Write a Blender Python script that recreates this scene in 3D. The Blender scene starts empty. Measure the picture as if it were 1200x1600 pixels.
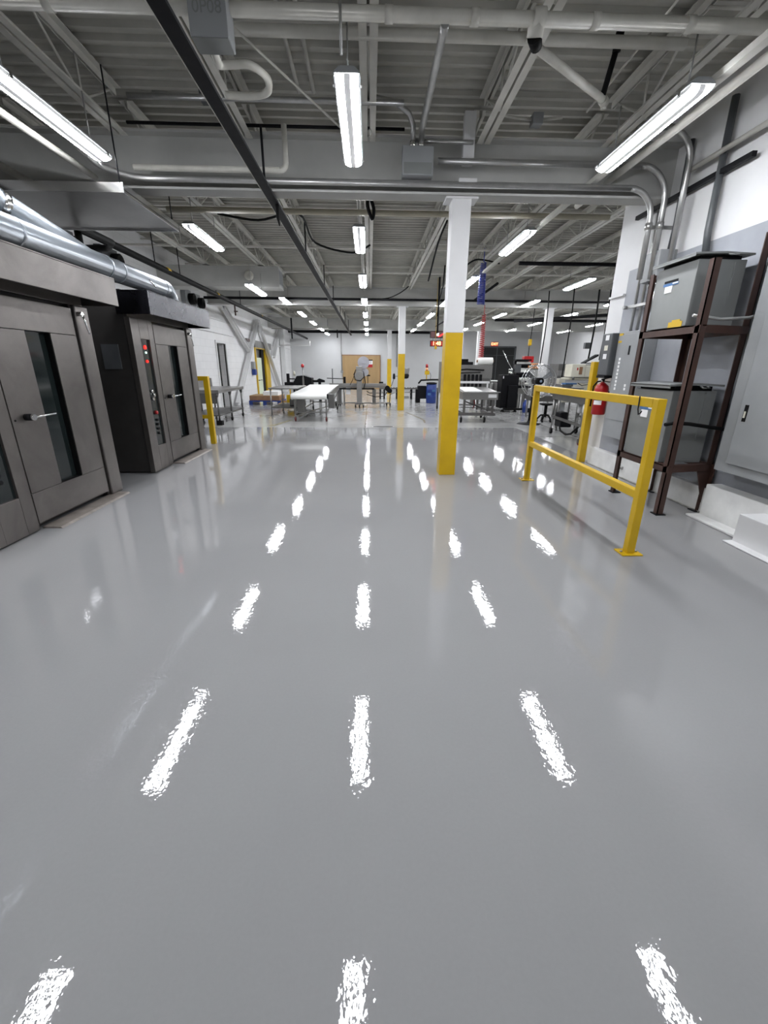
import bpy, math, random
from mathutils import Vector, Matrix
random.seed(7)
sc = bpy.context.scene
C = sc.collection
PI = math.pi

# ------------------------------------------------------------------ mesh helpers
class MB:
    def __init__(s): s.v = []; s.f = []; s.m = []; s.sm = []
    def face(s, idx, mi=0, smooth=False): s.f.append(tuple(idx)); s.m.append(mi); s.sm.append(smooth)
    def box(s, x0, x1, y0, y1, z0, z1, mi=0):
        b = len(s.v)
        for z in (z0, z1):
            for x, y in ((x0, y0), (x1, y0), (x1, y1), (x0, y1)): s.v.append((x, y, z))
        for q in ((3, 2, 1, 0), (4, 5, 6, 7), (0, 1, 5, 4), (1, 2, 6, 5), (2, 3, 7, 6), (3, 0, 4, 7)):
            s.face([b + i for i in q], mi)
        return s
    def cbox(s, cx, cy, cz, sx, sy, sz, mi=0):
        return s.box(cx - sx / 2, cx + sx / 2, cy - sy / 2, cy + sy / 2, cz - sz / 2, cz + sz / 2, mi)
    def bar(s, p, q, w, h, up=(0, 0, 1), mi=0):
        p = Vector(p); q = Vector(q); d = (q - p).normalized(); u = Vector(up)
        if abs(d.dot(u)) > .98: u = Vector((0, 1, 0))
        r = d.cross(u).normalized(); u = r.cross(d).normalized()
        b = len(s.v)
        for c in (p, q):
            for a, e in ((-1, -1), (1, -1), (1, 1), (-1, 1)): s.v.append(tuple(c + r * (a * w / 2) + u * (e * h / 2)))
        for k in ((0, 1, 2, 3), (7, 6, 5, 4), (4, 5, 1, 0), (5, 6, 2, 1), (6, 7, 3, 2), (7, 4, 0, 3)):
            s.face([b + i for i in k], mi)
        return s
    def tube(s, pts, r, n=10, mi=0, cap=True):
        pts = [Vector(p) for p in pts]; rings = []
        rs = r if isinstance(r, (list, tuple)) else [r] * len(pts)
        prev = None
        for i, p in enumerate(pts):
            a = pts[i] - pts[i - 1] if i else pts[1] - pts[0]
            c = pts[i + 1] - pts[i] if i < len(pts) - 1 else a
            d = (a.normalized() + c.normalized())
            d = d.normalized() if d.length > 1e-6 else a.normalized()
            if prev is None:
                t = Vector((0, 0, 1)) if abs(d.z) < .9 else Vector((1, 0, 0))
                u = d.cross(t).normalized()
            else:
                u = (prev - d * prev.dot(d)).normalized()
            prev = u; w = d.cross(u)
            k = 1.0
            cs = a.normalized().dot(d)
            if 0.3 < cs < 1: k = 1 / cs if cs > .75 else 1.3
            b = len(s.v)
            for j in range(n):
                t = 2 * PI * j / n
                s.v.append(tuple(p + (u * math.cos(t) + w * math.sin(t)) * rs[i] * (k if k < 1.15 else 1.15)))
            rings.append(b)
        for i in range(len(rings) - 1):
            for j in range(n):
                a, c = rings[i], rings[i + 1]
                s.face((a + j, a + (j + 1) % n, c + (j + 1) % n, c + j), mi, True)
        if cap:
            s.face([rings[0] + j for j in range(n)][::-1], mi); s.face([rings[-1] + j for j in range(n)], mi)
        return s
    def cyl(s, c, r, z0, z1, n=20, mi=0): return s.tube([(c[0], c[1], z0), (c[0], c[1], z1)], r, n, mi)
    def lathe(s, prof, c=(0, 0, 0), axis='z', n=24, mi=0):
        rings = []
        for (r, h) in prof:
            b = len(s.v)
            for j in range(n):
                t = 2 * PI * j / n; a, e = r * math.cos(t), r * math.sin(t)
                q = {'z': (a, e, h), 'y': (e, h, a), 'x': (h, a, e)}[axis]
                s.v.append((c[0] + q[0], c[1] + q[1], c[2] + q[2]))
            rings.append(b)
        for i in range(len(rings) - 1):
            for j in range(n):
                s.face((rings[i] + j, rings[i] + (j + 1) % n, rings[i + 1] + (j + 1) % n, rings[i + 1] + j), mi, True)
        s.face([rings[0] + j for j in range(n)][::-1], mi); s.face([rings[-1] + j for j in range(n)], mi)
        return s
    def prism(s, poly, axis, a, b2, mi=0):
        b = len(s.v); n = len(poly)
        for k in (a, b2):
            for (p, q) in poly:
                s.v.append({'x': (k, p, q), 'y': (p, k, q), 'z': (p, q, k)}[axis])
        s.face([b + i for i in range(n)][::-1], mi); s.face([b + n + i for i in range(n)], mi)
        for i in range(n): s.face((b + i, b + (i + 1) % n, b + n + (i + 1) % n, b + n + i), mi)
        return s
    def quad(s, pts, mi=0):
        b = len(s.v); s.v += [tuple(p) for p in pts]; s.face(range(b, b + len(pts)), mi); return s
    def mesh(s, name, mats):
        me = bpy.data.meshes.new(name); me.from_pydata(s.v, [], s.f)
        for m in (mats if isinstance(mats, (list, tuple)) else [mats]): me.materials.append(m)
        me.polygons.foreach_set('material_index', s.m); me.polygons.foreach_set('use_smooth', s.sm)
        me.update()
        import bmesh
        bm = bmesh.new(); bm.from_mesh(me); bmesh.ops.recalc_face_normals(bm, faces=bm.faces[:]); bm.to_mesh(me); bm.free()
        return me

def obj(name, mb, mats, parent=None, bevel=0, label=None, segs=2):
    me = mb.mesh(name, mats) if isinstance(mb, MB) else mb
    o = bpy.data.objects.new(name, me); C.objects.link(o)
    if parent: o.parent = parent
    if bevel:
        b = o.modifiers.new('edge', 'BEVEL'); b.width = bevel; b.segments = segs; b.limit_method = 'ANGLE'; b.angle_limit = .6
    if label: o['label'] = label
    return o
def tag(o, label, cat, group=None, kind='thing'):
    o['label'] = label; o['category'] = cat; o['kind'] = kind
    if group: o['group'] = group
    return o
def thing(name, label, cat, loc=(0, 0, 0), rz=0, group=None):
    o = bpy.data.objects.new(name, None); C.objects.link(o); o.empty_display_size = .1
    o.location = loc; o.rotation_euler = (0, 0, rz)
    return tag(o, label, cat, group)
def struct(name, mb, mats, label, cat, bevel=0, group=None):
    return tag(obj(name, mb, mats, None, bevel), label, cat, group, 'structure')
def kids(o): return [c for c in bpy.data.objects if c.parent == o]
def dup(o, loc=None, rz=None, label=None, parent=None):
    c = o.copy(); C.objects.link(c)
    if parent: c.parent = parent
    if loc is not None: c.location = loc
    if rz is not None: c.rotation_euler = (0, 0, rz)
    if label: c['label'] = label
    for k in kids(o): dup(k, parent=c)
    return c
def text(name, body, size, mat, parent, loc, rot, depth=.001, bold=False):
    cu = bpy.data.curves.new(name, 'FONT'); cu.body = body; cu.size = size; cu.extrude = depth
    cu.align_x = 'CENTER'; cu.align_y = 'CENTER'; cu.offset = size * .012 if bold else 0
    t = bpy.data.objects.new(name, cu); C.objects.link(t)
    me = bpy.data.meshes.new_from_object(t.evaluated_get(bpy.context.evaluated_depsgraph_get()))
    bpy.data.objects.remove(t); me.materials.clear(); me.materials.append(mat)
    o = bpy.data.objects.new(name, me); C.objects.link(o); o.parent = parent; o.location = loc; o.rotation_euler = rot
    return o

# ------------------------------------------------------------------ materials
def srgb(r, g, b):
    f = lambda c: c / 12.92 if c <= .04045 else ((c + .055) / 1.055) ** 2.4
    return (f(r / 255), f(g / 255), f(b / 255), 1)
class N:
    def __init__(s, name):
        s.m = bpy.data.materials.new(name); s.m.use_nodes = True; s.t = s.m.node_tree
        s.b = s.t.nodes['Principled BSDF']
    def n(s, typ, **kw):
        x = s.t.nodes.new(typ)
        for k, v in kw.items():
            if k in x.inputs: x.inputs[k].default_value = v
            else: setattr(x, k, v)
        return x
    def l(s, a, b): s.t.links.new(a, b)
    def coord(s, kind='Object', scale=(1, 1, 1)):
        c = s.n('ShaderNodeTexCoord'); mp = s.n('ShaderNodeMapping'); mp.inputs['Scale'].default_value = scale
        s.l(c.outputs[kind], mp.inputs['Vector']); return mp.outputs['Vector']
    def noise(s, vec, scale, detail=4, rough=.55, dist=0):
        x = s.n('ShaderNodeTexNoise'); x.inputs['Scale'].default_value = scale; x.inputs['Detail'].default_value = detail
        x.inputs['Roughness'].default_value = rough; x.inputs['Distortion'].default_value = dist
        s.l(vec, x.inputs['Vector']); return x.outputs['Fac']
    def ramp(s, fac, stops):
        x = s.n('ShaderNodeValToRGB'); e = x.color_ramp.elements
        while len(e) < len(stops): e.new(.5)
        for i, (p, c) in enumerate(stops): e[i].position = p; e[i].color = c if len(c) == 4 else (*c, 1)
        s.l(fac, x.inputs['Fac']); return x.outputs['Color']
    def mix(s, fac, a, b, mode='MIX'):
        x = s.n('ShaderNodeMix', data_type='RGBA', blend_type=mode)
        for sock, v in ((x.inputs['Factor'], fac), (x.inputs[6], a), (x.inputs[7], b)):
            if hasattr(v, 'is_linked'): s.l(v, sock)
            else: sock.default_value = v
        return x.outputs[2]
    def math(s, op, a, b=0.0, c=None):
        x = s.n('ShaderNodeMath', operation=op)
        for i, v in enumerate((a, b) if c is None else (a, b, c)):
            if hasattr(v, 'is_linked'): s.l(v, x.inputs[i])
            else: x.inputs[i].default_value = v
        return x.outputs[0]
    def bump(s, h, strength=.2, dist=.01):
        x = s.n('ShaderNodeBump'); x.inputs['Strength'].default_value = strength; x.inputs['Distance'].default_value = dist
        s.l(h, x.inputs['Height']); s.l(x.outputs['Normal'], s.b.inputs['Normal'])
def g(v): return (v, v, v, 1)
def mat(name, col, rough=.5, metal=0, var=.12, scale=6, stretch=(1, 1, 1), bump=0, emis=None, es=0, spec=.5, fine=60):
    k = N(name); b = k.b
    vec = k.coord('Object', stretch)
    f = k.noise(vec, scale, 5)
    d = tuple(c * (1 - var) for c in col[:3]) + (1,); u = tuple(min(1, c * (1 + var)) for c in col[:3]) + (1,)
    k.l(k.ramp(f, [(.3, d), (.7, u)]), b.inputs['Base Color'])
    k.l(k.math('MULTIPLY_ADD', k.noise(vec, scale * 2.3, 3), .25 * rough, rough * .87), b.inputs['Roughness'])
    b.inputs['Metallic'].default_value = metal; b.inputs['Specular IOR Level'].default_value = spec
    if bump: k.bump(k.noise(vec, fine, 3), bump, .004)
    if emis:
        b.inputs['Emission Color'].default_value = emis; b.inputs['Emission Strength'].default_value = es
    return k.m

M = {}
def floor_mat():
    k = N('grey_epoxy'); b = k.b
    v = k.coord('Object')
    n1 = k.noise(v, .6, 4); n2 = k.noise(v, 90, 2)
    c = k.ramp(n1, [(.3, (.250, .250, .252, 1)), (.7, (.272, .272, .274, 1))])
    c = k.mix(k.math('MULTIPLY', n2, .22), c, (.19, .19, .192, 1))
    k.l(c, b.inputs['Base Color'])
    b.inputs['Roughness'].default_value = .022; b.inputs['Specular IOR Level'].default_value = .5
    h = k.math('ADD', k.math('MULTIPLY', k.noise(k.coord('Object', (1, .8, 1)), 11, 2, .5), 1.0), k.math('MULTIPLY', k.noise(v, 42, 2, .5), .62))
    k.bump(h, .055, .009)
    return k.m
def oldfloor_mat():
    k = N('worn_painted_concrete'); b = k.b; v = k.coord('Object')
    n1 = k.noise(v, .9, 6, .65); n2 = k.noise(v, 3.5, 6, .7, .6)
    c = k.ramp(n1, [(.3, (.33, .33, .322, 1)), (.7, (.40, .40, .392, 1))])
    c = k.mix(k.ramp(n2, [(.64, g(0)), (.76, g(.4))]), c, (.28, .265, .23, 1))
    # hairline saw cuts every 3 m
    s = k.n('ShaderNodeSeparateXYZ'); k.l(v, s.inputs[0])
    for ax, per in ((0, 4.2), (1, 4.6)):
        w = k.math('ABSOLUTE', k.math('SUBTRACT', k.math('FRACT', k.math('DIVIDE', k.math('ADD', s.outputs[ax], 40.0), per)), .5))
        c = k.mix(k.math('LESS_THAN', w, .0035), c, (.12, .12, .115, 1))
    k.l(c, b.inputs['Base Color'])
    k.l(k.ramp(n2, [(.4, g(.10)), (.65, g(.2))]), b.inputs['Roughness'])
    b.inputs['Specular IOR Level'].default_value = .4
    k.bump(k.noise(v, 12, 3), .05, .01)
    return k.m
def steel(name, lo, hi, rough, sx=(1, 1, 1), blotch=.5, metal=.85):
    k = N(name); b = k.b
    v1 = k.coord('Object', sx); v2 = k.coord('Object')
    st = k.noise(v1, 40, 3, .6); bl = k.noise(v2, 1.6, 6, .6, .5)
    c = k.mix(k.math('MULTIPLY', st, .6), lo, hi)
    dk = tuple(x * .62 for x in lo[:3]) + (1,)
    c = k.mix(k.ramp(bl, [(.42, g(0)), (.72, g(blotch))]), c, dk)
    k.l(c, b.inputs['Base Color']); b.inputs['Metallic'].default_value = metal
    k.l(k.math('MULTIPLY_ADD', bl, .25, rough - .1), b.inputs['Roughness'])
    k.bump(st, .05, .002)
    return k.m
def lens_mat():
    k = N('lit_lens'); t = k.t
    c = k.n('ShaderNodeTexCoord'); s = k.n('ShaderNodeSeparateXYZ'); k.l(c.outputs['Object'], s.inputs[0])
    ax = k.math('ABSOLUTE', s.outputs[0])
    d = k.math('ABSOLUTE', k.math('SUBTRACT', ax, .046))
    band = k.math('LESS_THAN', d, .026)
    k.b.inputs['Base Color'].default_value = g(.8); k.b.inputs['Roughness'].default_value = .3
    k.b.inputs['Emission Color'].default_value = (.93, .95, 1, 1)
    k.l(k.math('MULTIPLY_ADD', band, LAMP - .1, .1), k.b.inputs['Emission Strength'])
    return k.m
def block_mat(name, col, var=.05):
    k = N(name); b = k.b
    v = k.coord('Object')
    # painted block coursing: use the two in-plane axes by rotating the lookup (works on both wall directions)
    s = k.n('ShaderNodeSeparateXYZ'); k.l(v, s.inputs[0])
    cm = k.n('ShaderNodeCombineXYZ'); k.l(k.math('ADD', s.outputs[0], s.outputs[1]), cm.inputs[0]); k.l(s.outputs[2], cm.inputs[1])
    br = k.n('ShaderNodeTexBrick'); k.l(cm.outputs[0], br.inputs['Vector'])
    br.inputs['Scale'].default_value = 1; br.inputs['Brick Width'].default_value = .4; br.inputs['Row Height'].default_value = .2
    br.inputs['Mortar Size'].default_value = .006
    br.inputs['Color1'].default_value = g(1); br.inputs['Color2'].default_value = g(.97); br.inputs['Mortar'].default_value = g(.86)
    n1 = k.noise(v, .8, 6, .6)
    c = k.ramp(n1, [(.3, tuple(x * (1 - var) for x in col[:3]) + (1,)), (.7, tuple(min(1, x * (1 + var)) for x in col[:3]) + (1,))])
    c = k.mix(1.0, c, br.outputs['Color'], 'MULTIPLY')
    k.l(c, b.inputs['Base Color']); b.inputs['Roughness'].default_value = .55
    k.bump(br.outputs['Color'], .25, .004)
    return k.m

LAMP = 40.0; EXPO = 1.4
M['epoxy'] = floor_mat(); M['oldfloor'] = oldfloor_mat()
M['oven'] = steel('smudged_oven_steel', (.16, .147, .137, 1), (.23, .214, .2, 1), .36, (1, 1, 14), .75)
M['ovendark'] = mat('dark_oven_side', (.045, .042, .04, 1), .45, .3)
M['steel'] = steel('brushed_steel', (.27, .265, .255, 1), (.38, .375, .365, 1), .33, (1, 14, 1), .3)
M['steeldk'] = steel('dull_steel', (.15, .147, .142, 1), (.21, .207, .2, 1), .4, (1, 1, 10), .45)
M['hoodblue'] = steel('dark_film_steel', (.02, .02, .026, 1), (.04, .04, .05, 1), .24, (1, 10, 1), .4)
M['shiny'] = mat('polished_chrome', (.75, .75, .75, 1), .14, 1, .04)
M['galv'] = steel('galvanised_duct', (.25, .275, .30, 1), (.36, .385, .41, 1), .36, (1, 6, 1), .3)
M['conduit'] = mat('galvanised_conduit', (.42, .42, .41, 1), .35, .75, .12, 9)
M['deck'] = mat('painted_roof_deck', (.44, .432, .39, 1), .7, 0, .12, 3)
M['joist'] = mat('painted_joist', (.54, .53, .485, 1), .55, 0, .1, 5)
M['girder'] = mat('painted_girder', (.42, .42, .40, 1), .6, 0, .08, 3)
M['pipepaint'] = mat('cream_painted_pipe', (.52, .51, .46, 1), .5, 0, .12, 6)
M['pipeyellow'] = mat('yellowed_pipe', (.45, .42, .33, 1), .5, 0, .12, 4)
M['white'] = mat('white_paint', (.64, .64, .64, 1), .5, 0, .04, 2)
M['endwall'] = mat('end_wall_paint', (.53, .535, .535, 1), .5, 0, .05, 1)
M['placard'] = mat('worn_threshold', (.20, .175, .155, 1), .5, .2, .3, 8)
M['wall'] = block_mat('white_block_wall', (.70, .70, .70, 1))
M['bluegrey'] = mat('bluegrey_wall_paint', (.32, .333, .362, 1), .5, 0, .1, 3)
M['curb'] = mat('white_curb_paint', (.68, .68, .665, 1), .5, 0, .12, 5, bump=.15)
M['dirt'] = mat('dirty_concrete', (.34, .335, .31, 1), .8, 0, .3, 9)
M['yellow'] = mat('safety_yellow', (.56, .355, .003, 1), .42, 0, .08, 4, bump=.06)
M['black'] = mat('black_rubber', (.006, .006, .006, 1), .6, 0, .2, spec=.12)
M['blackmetal'] = mat('black_painted_metal', (.008, .008, .0095, 1), .55, 0, .15, spec=.12)
M['glass'] = mat('dark_oven_glass', (.012, .017, .017, 1), .08, 0, .2, 2)
M['brown'] = mat('brown_angle_iron', (.055, .026, .019, 1), .5, .1, .2, 7)
M['tx'] = mat('grey_transformer_paint', (.20, .208, .204, 1), .42, .1, .06, 4)
M['panel'] = mat('grey_panel_paint', (.27, .28, .285, 1), .45, .05, .06, 4)
M['darkgrey'] = mat('dark_grey_box', (.075, .08, .085, 1), .45, .05)
M['red'] = mat('red_paint', (.36, .008, .01, 1), .3, 0, .08)
M['redwheel'] = mat('red_wheel', (.12, .015, .015, 1), .5)
M['belt'] = mat('white_belt', (.82, .82, .79, 1), .45, 0, .03)
M['paper'] = mat('white_paper', (.8, .8, .8, 1), .6, 0, .03)
M['blue'] = mat('blue_plastic', (.012, .04, .22, 1), .35, 0, .2, 8)
M['bluelabel'] = mat('blue_label', (.05, .14, .32, 1), .5)
M['ply'] = mat('brown_plywood', (.35, .23, .105, 1), .6, 0, .12, 3, (1, 1, .2))
M['card'] = mat('brown_cardboard', (.24, .13, .07, 1), .7, 0, .15)
M['green'] = mat('pale_green_door', (.60, .66, .50, 1), .5, 0, .05)
M['cream'] = mat('cream_cabinet', (.62, .60, .50, 1), .45, 0, .05)
M['orange'] = mat('orange_print', (.75, .32, .12, 1), .5, 0, .3, 20)
M['clear'] = mat('clear_acrylic', (.40, .40, .44, 1), .15, 0, .1)
M['dark'] = mat('dark_void', (.015, .016, .016, 1), .7)
M['led'] = mat('red_led', (.3, .0, .0, 1), .4, emis=(1, .012, .008, 1), es=2)
M['ledhot'] = mat('hot_led', (.6, .2, .1, 1), .4, emis=(1, .5, .22, 1), es=1.3)
M['ledgreen'] = mat('white_led', (.5, .6, .6, 1), .4, emis=(.6, 1, .9, 1), es=.8)
M['exit'] = mat('exit_red', (.5, .02, .02, 1), .4, emis=(1, .012, .01, 1), es=.14)
M['lens'] = lens_mat()
M['hosered'] = mat('red_air_hose', (.42, .03, .03, 1), .4)
M['hoseblue'] = mat('blue_air_hose', (.03, .05, .30, 1), .4)

# ------------------------------------------------------------------ room shell
XL, XR, XE = -4.65, 3.2, 11.0
Y0, YP, YF = -4.2, 6.12, 26.8
ZD = 3.80
f = MB(); f.box(XL - .3, XR + .1, Y0, 9.56, -.2, 0, 0); f.box(XR + .1, XE + .3, Y0, 9.56, -.2, -.0, 1); f.box(XL - .3, XE + .3, 9.572, YF + .3, -.2, -.0, 1); f.box(XL - .3, XE + .3, 9.56, 9.572, -.2, -.008, 2)
struct('floor', f, [M['epoxy'], M['oldfloor'], M['dirt']], 'glossy grey epoxy floor meeting older worn painted concrete beyond a straight seam', 'floor')
# corrugated deck
d = MB(); prof = []; y = Y0
while y < YF:
    prof += [(y, ZD + .04), (y + .085, ZD + .04), (y + .10, ZD), (y + .135, ZD)]; y += .15
b = len(d.v)
for (yy, zz) in prof: d.v += [(XL - .1, yy, zz), (XE + .1, yy, zz)]
for i in range(len(prof) - 1): d.face((b + 2 * i, b + 2 * i + 1, b + 2 * i + 3, b + 2 * i + 2))
struct('ceiling', d, M['deck'], 'ribbed steel roof deck painted dull grey above the joists', 'ceiling')
w = MB(); holes = [(13.9, 14.75, 1.95), (18.5, 20.85, 2.0)]
y = Y0
for a, b2, zt in holes:
    w.box(XL - .2, XL, y, a, 0, ZD); w.box(XL - .2, XL, a, b2, zt, ZD); y = b2
w.box(XL - .2, XL, y, YF + .2, 0, ZD)
struct('wall_left', w, M['wall'], 'long white painted block wall behind the ovens with two doorways', 'wall')
w = MB(); w.box(XL, XE, YF, YF + .2, 0, ZD)
struct('wall_far', w, M['endwall'], 'plain white end wall at the far side of the hall', 'wall')
w = MB(); w.box(XL - .2, XE, Y0 - .2, Y0, 0, ZD + .05)
struct('wall_back', w, M['white'], 'white wall behind the viewer', 'wall')
w = MB(); w.box(XE, XE + .2, YP, YF, 0, ZD)
struct('wall_right', w, M['white'], 'white side wall beyond the packing machines', 'wall')
w = MB()
w.box(XR, XR + .22, Y0, YP, 0, .235, 2); w.box(XR, XR + .22, 5.77, YP, .235, ZD, 0)
w.box(XR, XR + .22, Y0, 5.77, .235, 2.42, 1); w.box(XR, XR + .22, Y0, 5.77, 2.42, ZD, 0)
w.box(XR + .22, XE, YP - .2, YP, 0, ZD, 0)
struct('wall_near', w, [M['white'], M['bluegrey'], M['curb']], 'white wall with a blue-grey painted band behind the electrical gear', 'wall')
w = MB(); w.box(3.13, XR, 3.62, 5.9, 0, .235, 0); w.box(3.11, 3.13, 3.62, 5.9, 0, .012, 1)
w.box(3.06, XR, Y0, 3.62, 0, .30, 0); w.box(2.93, 3.06, Y0, 3.62, 0, .02, 0)
struct('baseboard_near', w, [M['curb'], M['dirt']], 'chipped white concrete curb along the foot of the electrical wall', 'curb', .006)
w = MB(); w.box(2.86, 3.2, 1.5, 3.0, 0, .23); w.box(2.78, 2.86, 1.5, 3.0, 0, .012)
struct('trim_1', w, M['white'], 'white painted concrete block standing out from the curb', 'curb', .012)
w = MB(); w.box(3.17, 3.2, 5.775, YP - .01, 2.15, 2.17)
w.box(XL, XL + .05, 9.4, YF, 2.22, 2.25); w.box(XL, XL + .03, 9.4, YF, 2.6, 2.63)
struct('trim_2', w, M['white'], 'thin white ledge along the upper block wall', 'trim')

# doorways of the side wall
dw = MB(); dw.box(XL - .04, XL + .03, 13.83, 13.9, 0, 2.02); dw.box(XL - .04, XL + .03, 14.75, 14.82, 0, 2.02); dw.box(XL - .04, XL + .03, 13.9, 14.75, 1.95, 2.02)
door1 = struct('door_1', dw, M['white'], 'open doorway with white frame behind the steel work table', 'doorway')
x = MB(); x.box(XL - 1.6, XL - 1.5, 13.3, 15.6, 0, 2.4); obj('back_wall', x, M['cream'], door1)
x = MB(); x.box(XL - .9, XL - .5, 14.2, 14.6, 1.0, 1.42); obj('carton', x, M['ply'], door1)
x = MB(); x.box(XL - 1.0, XL - .4, 14.1, 14.7, .96, 1.0); x.box(XL - .95, XL - .9, 14.1, 14.15, 0, .96); x.box(XL - .45, XL - .4, 14.65, 14.7, 0, .96); x.box(XL-1.0, XL-.4, 14.1, 14.7, .5, .53); obj('shelf', x, M['steeldk'], door1)
dw = MB(); dw.box(XL - .04, XL + .05, 18.38, 18.5, 0, 2.0); dw.box(XL - .1, XL + .08, 18.3, 21.2, 2.0, 2.26, 1); dw.box(XL - .04, XL + .05, 18.5, 20.85, 1.96, 2.0)
door2 = struct('door_2', dw, [M['yellow'], M['steeldk']], 'doorway with yellow jambs and a pale green door leaf', 'doorway')
x = MB(); x.box(XL - .07, XL - .03, 18.52, 19.6, 0, 1.62); obj('door_leaf', x, M['green'], door2)
x = MB(); x.tube([(XL - .03, 18.8, .72), (XL + .02, 18.8, .72), (XL + .02, 19.3, .72), (XL - .03, 19.3, .72)], .014); obj('pull_handle', x, M['blackmetal'], door2)
x = MB(); x.box(XL - .05, XL - .01, 19.6, 19.95, 0, 1.96); obj('strip_curtain', x, M['blackmetal'], door2)
x = MB(); x.box(XL - .05, XL + .02, 20.15, 20.95, 0, 1.96); obj('yellow_panel', x, M['yellow'], door2)
x = MB(); x.box(XL - .12, XL - .09, 18.4, 20.9, 0, 2.0); obj('backing', x, M['steeldk'], door2)

# far wall: dark opening and plywood sheet
x = MB(); x.box(6.72, 8.66, YF - .06, YF - .01, 0, 2.42); x.box(6.6, 6.72, YF - .08, YF - .01, 0, 2.5, 1); x.box(8.66, 8.76, YF - .08, YF - .01, 0, 2.5, 1); x.box(6.6, 8.76, YF - .08, YF - .01, 2.42, 2.5, 1)
x.box(7.6, 7.63, YF - .075, YF - .06, 0, 2.42, 1); x.box(6.72, 8.66, YF - .075, YF - .06, 1.98, 2.0, 1)
struct('door_3', x, [M['dark'], M['darkgrey']], 'wide black curtained opening in the end wall below the exit sign', 'doorway')

# ------------------------------------------------------------------ steel frame: girders, columns, joists
GY = (5.24, 13.64, 22.04)
for i, gy in enumerate(GY):
    x = MB(); x.box(XL, XE, gy - .006, gy + .006, 2.985, 3.43); x.box(XL, XE, gy - .1, gy + .1, 2.965, 2.985); x.box(XL, XE, gy - .1, gy + .1, 3.43, 3.45)
    struct('steel_beam', x, M['girder'], ['deep grey steel beam crossing above the nearest yellow column', 'second deep steel beam crossing above the middle yellow column', 'farthest deep steel beam crossing near the end wall'][i], 'beam', group=None)
def column(x, y, lab, yel=True, dxt=0):
    m = MB(); r = .1
    if yel:
        m.box(x - r, x + r, y - r, y + r, 1.66, 2.97, 0); m.box(x - r, x + r, y - r, y + r, 0, 1.66, 1)
    else: m.box(x - r, x + r, y - r, y + r, 0, 2.97, 0)
    m.box(x - .17, x + .17, y - .11, y + .11, 2.945, 2.965, 0)
    return struct('steel_column', m, [M['white'], M['yellow']], lab, 'column', .004)
column(.97, 5.28, 'nearest steel column, white above and yellow below')
column(.97, 13.66, 'middle white and yellow steel column of the row')
column(.97, 22.06, 'farthest white and yellow steel column, behind the roller conveyor')
column(5.36, 13.66, 'white steel column behind the drum fan', False)
column(5.36, 22.06, 'white steel column behind the packaging tunnel', False)
# joists
JX = [-3.6, -2.4, -1.2, 0, 1.14, 2.4, 3.6, 4.8, 6.0, 7.2, 8.4, 9.6]
def joist_mesh(L):
    m = MB()
    for s in (-1, 1):
        for z, e in ((0, 1), (.36, -1)):
            m.box(s * .010, s * .066, 0, L, z - .003, z + .003); m.box(s * .010, s * .016, 0, L, min(z, z + e * .06), max(z, z + e * .06))
    n = int(round(L / 1.2)); st = L / n
    for k in range(n):
        m.tube([(0, k * st, .36), (0, (k + .5) * st, .0)], .011, 6); m.tube([(0, (k + .5) * st, 0), (0, (k + 1) * st, .36)], .011, 6)
        m.tube([(0, (k + .5) * st, 0), (0, (k + .5) * st, .36)], .009, 6)
    return m
bays = [(-4.1, 9.24), (5.34, 8.2), (13.74, 8.2), (22.14, 4.6)]
for bi, (ys, L) in enumerate(bays):
    me = joist_mesh(L).mesh('bar_joist', M['joist'])
    for x in JX:
        if bi == 0 and x > 3.3: continue
        o = bpy.data.objects.new('bar_joist', me); C.objects.link(o); o.location = (x, ys, 3.395)
        tag(o, ['open-web grey bar joist in the nearest roof bay', 'open-web bar joist between the first and second beams', 'open-web bar joist between the second and third beams', 'open-web bar joist running on to the end wall'][bi], 'joist', ['joists of the nearest bay', 'joists of the second bay', 'joists of the third bay', 'joists of the last bay'][bi], 'structure')
# bridging angles
for i, yb in enumerate((7.2, 9.2, 11.4, 15.6, 17.8, 20.0, 24.2)):
    x = MB(); x.bar((XL, yb, 3.41), (XE, yb, 3.41), .05, .03); x.bar((XL, yb + .9, 3.72), (XE, yb + .9, 3.72), .04, .025)
    struct('bridging_beam', x, M['joist'], 'thin bridging angle crossing the undersides of the joists', 'brace', group='bridging angles under the roof')

# ------------------------------------------------------------------ lights
def light_proto():
    t = thing('ceiling_light', 'x', 'ceiling light')
    h = MB(); h.prism([(-.084, 0), (.084, 0), (.084, .012), (.045, .04), (-.045, .04), (-.084, .012)], 'y', -.61, .61); obj('housing', h, M['panel'], t, .004)
    l = MB(); pr = [(.082 * math.cos(a), -.045 * math.sin(a)) for a in [PI * k / 10 for k in range(11)]]
    b = len(l.v)
    for yy, sc2 in ((-.61, .5), (-.595, .85), (-.57, 1), (.57, 1), (.595, .85), (.61, .5)):
        for (a, z) in pr: l.v.append((a * (.9 + .1 * sc2), yy, z * sc2))
    for r in range(5):
        for j in range(10): l.face((b + r * 11 + j, b + r * 11 + j + 1, b + (r + 1) * 11 + j + 1, b + (r + 1) * 11 + j), 0, True)
    l.face([b + j for j in range(11)]); l.face([b + 55 + j for j in range(11)][::-1])
    obj('lens', l, M['lens'], t)
    for s in (-1, 1):
        for q in (-1, 1):
            k = MB(); k.cbox(s * .086, q * .52, -.004, .014, .03, .03); obj('clip', k, M['shiny'], t)
        k = MB(); k.tube([(0, s * .45, .03), (0, s * .45, .38)], .006, 6); obj('hanger', k, M['conduit'], t)
    return t
LP = light_proto(); first = True
ordn = ['nearest', 'second', 'third', 'fourth', 'fifth', 'sixth', 'seventh', 'farthest']
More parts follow.
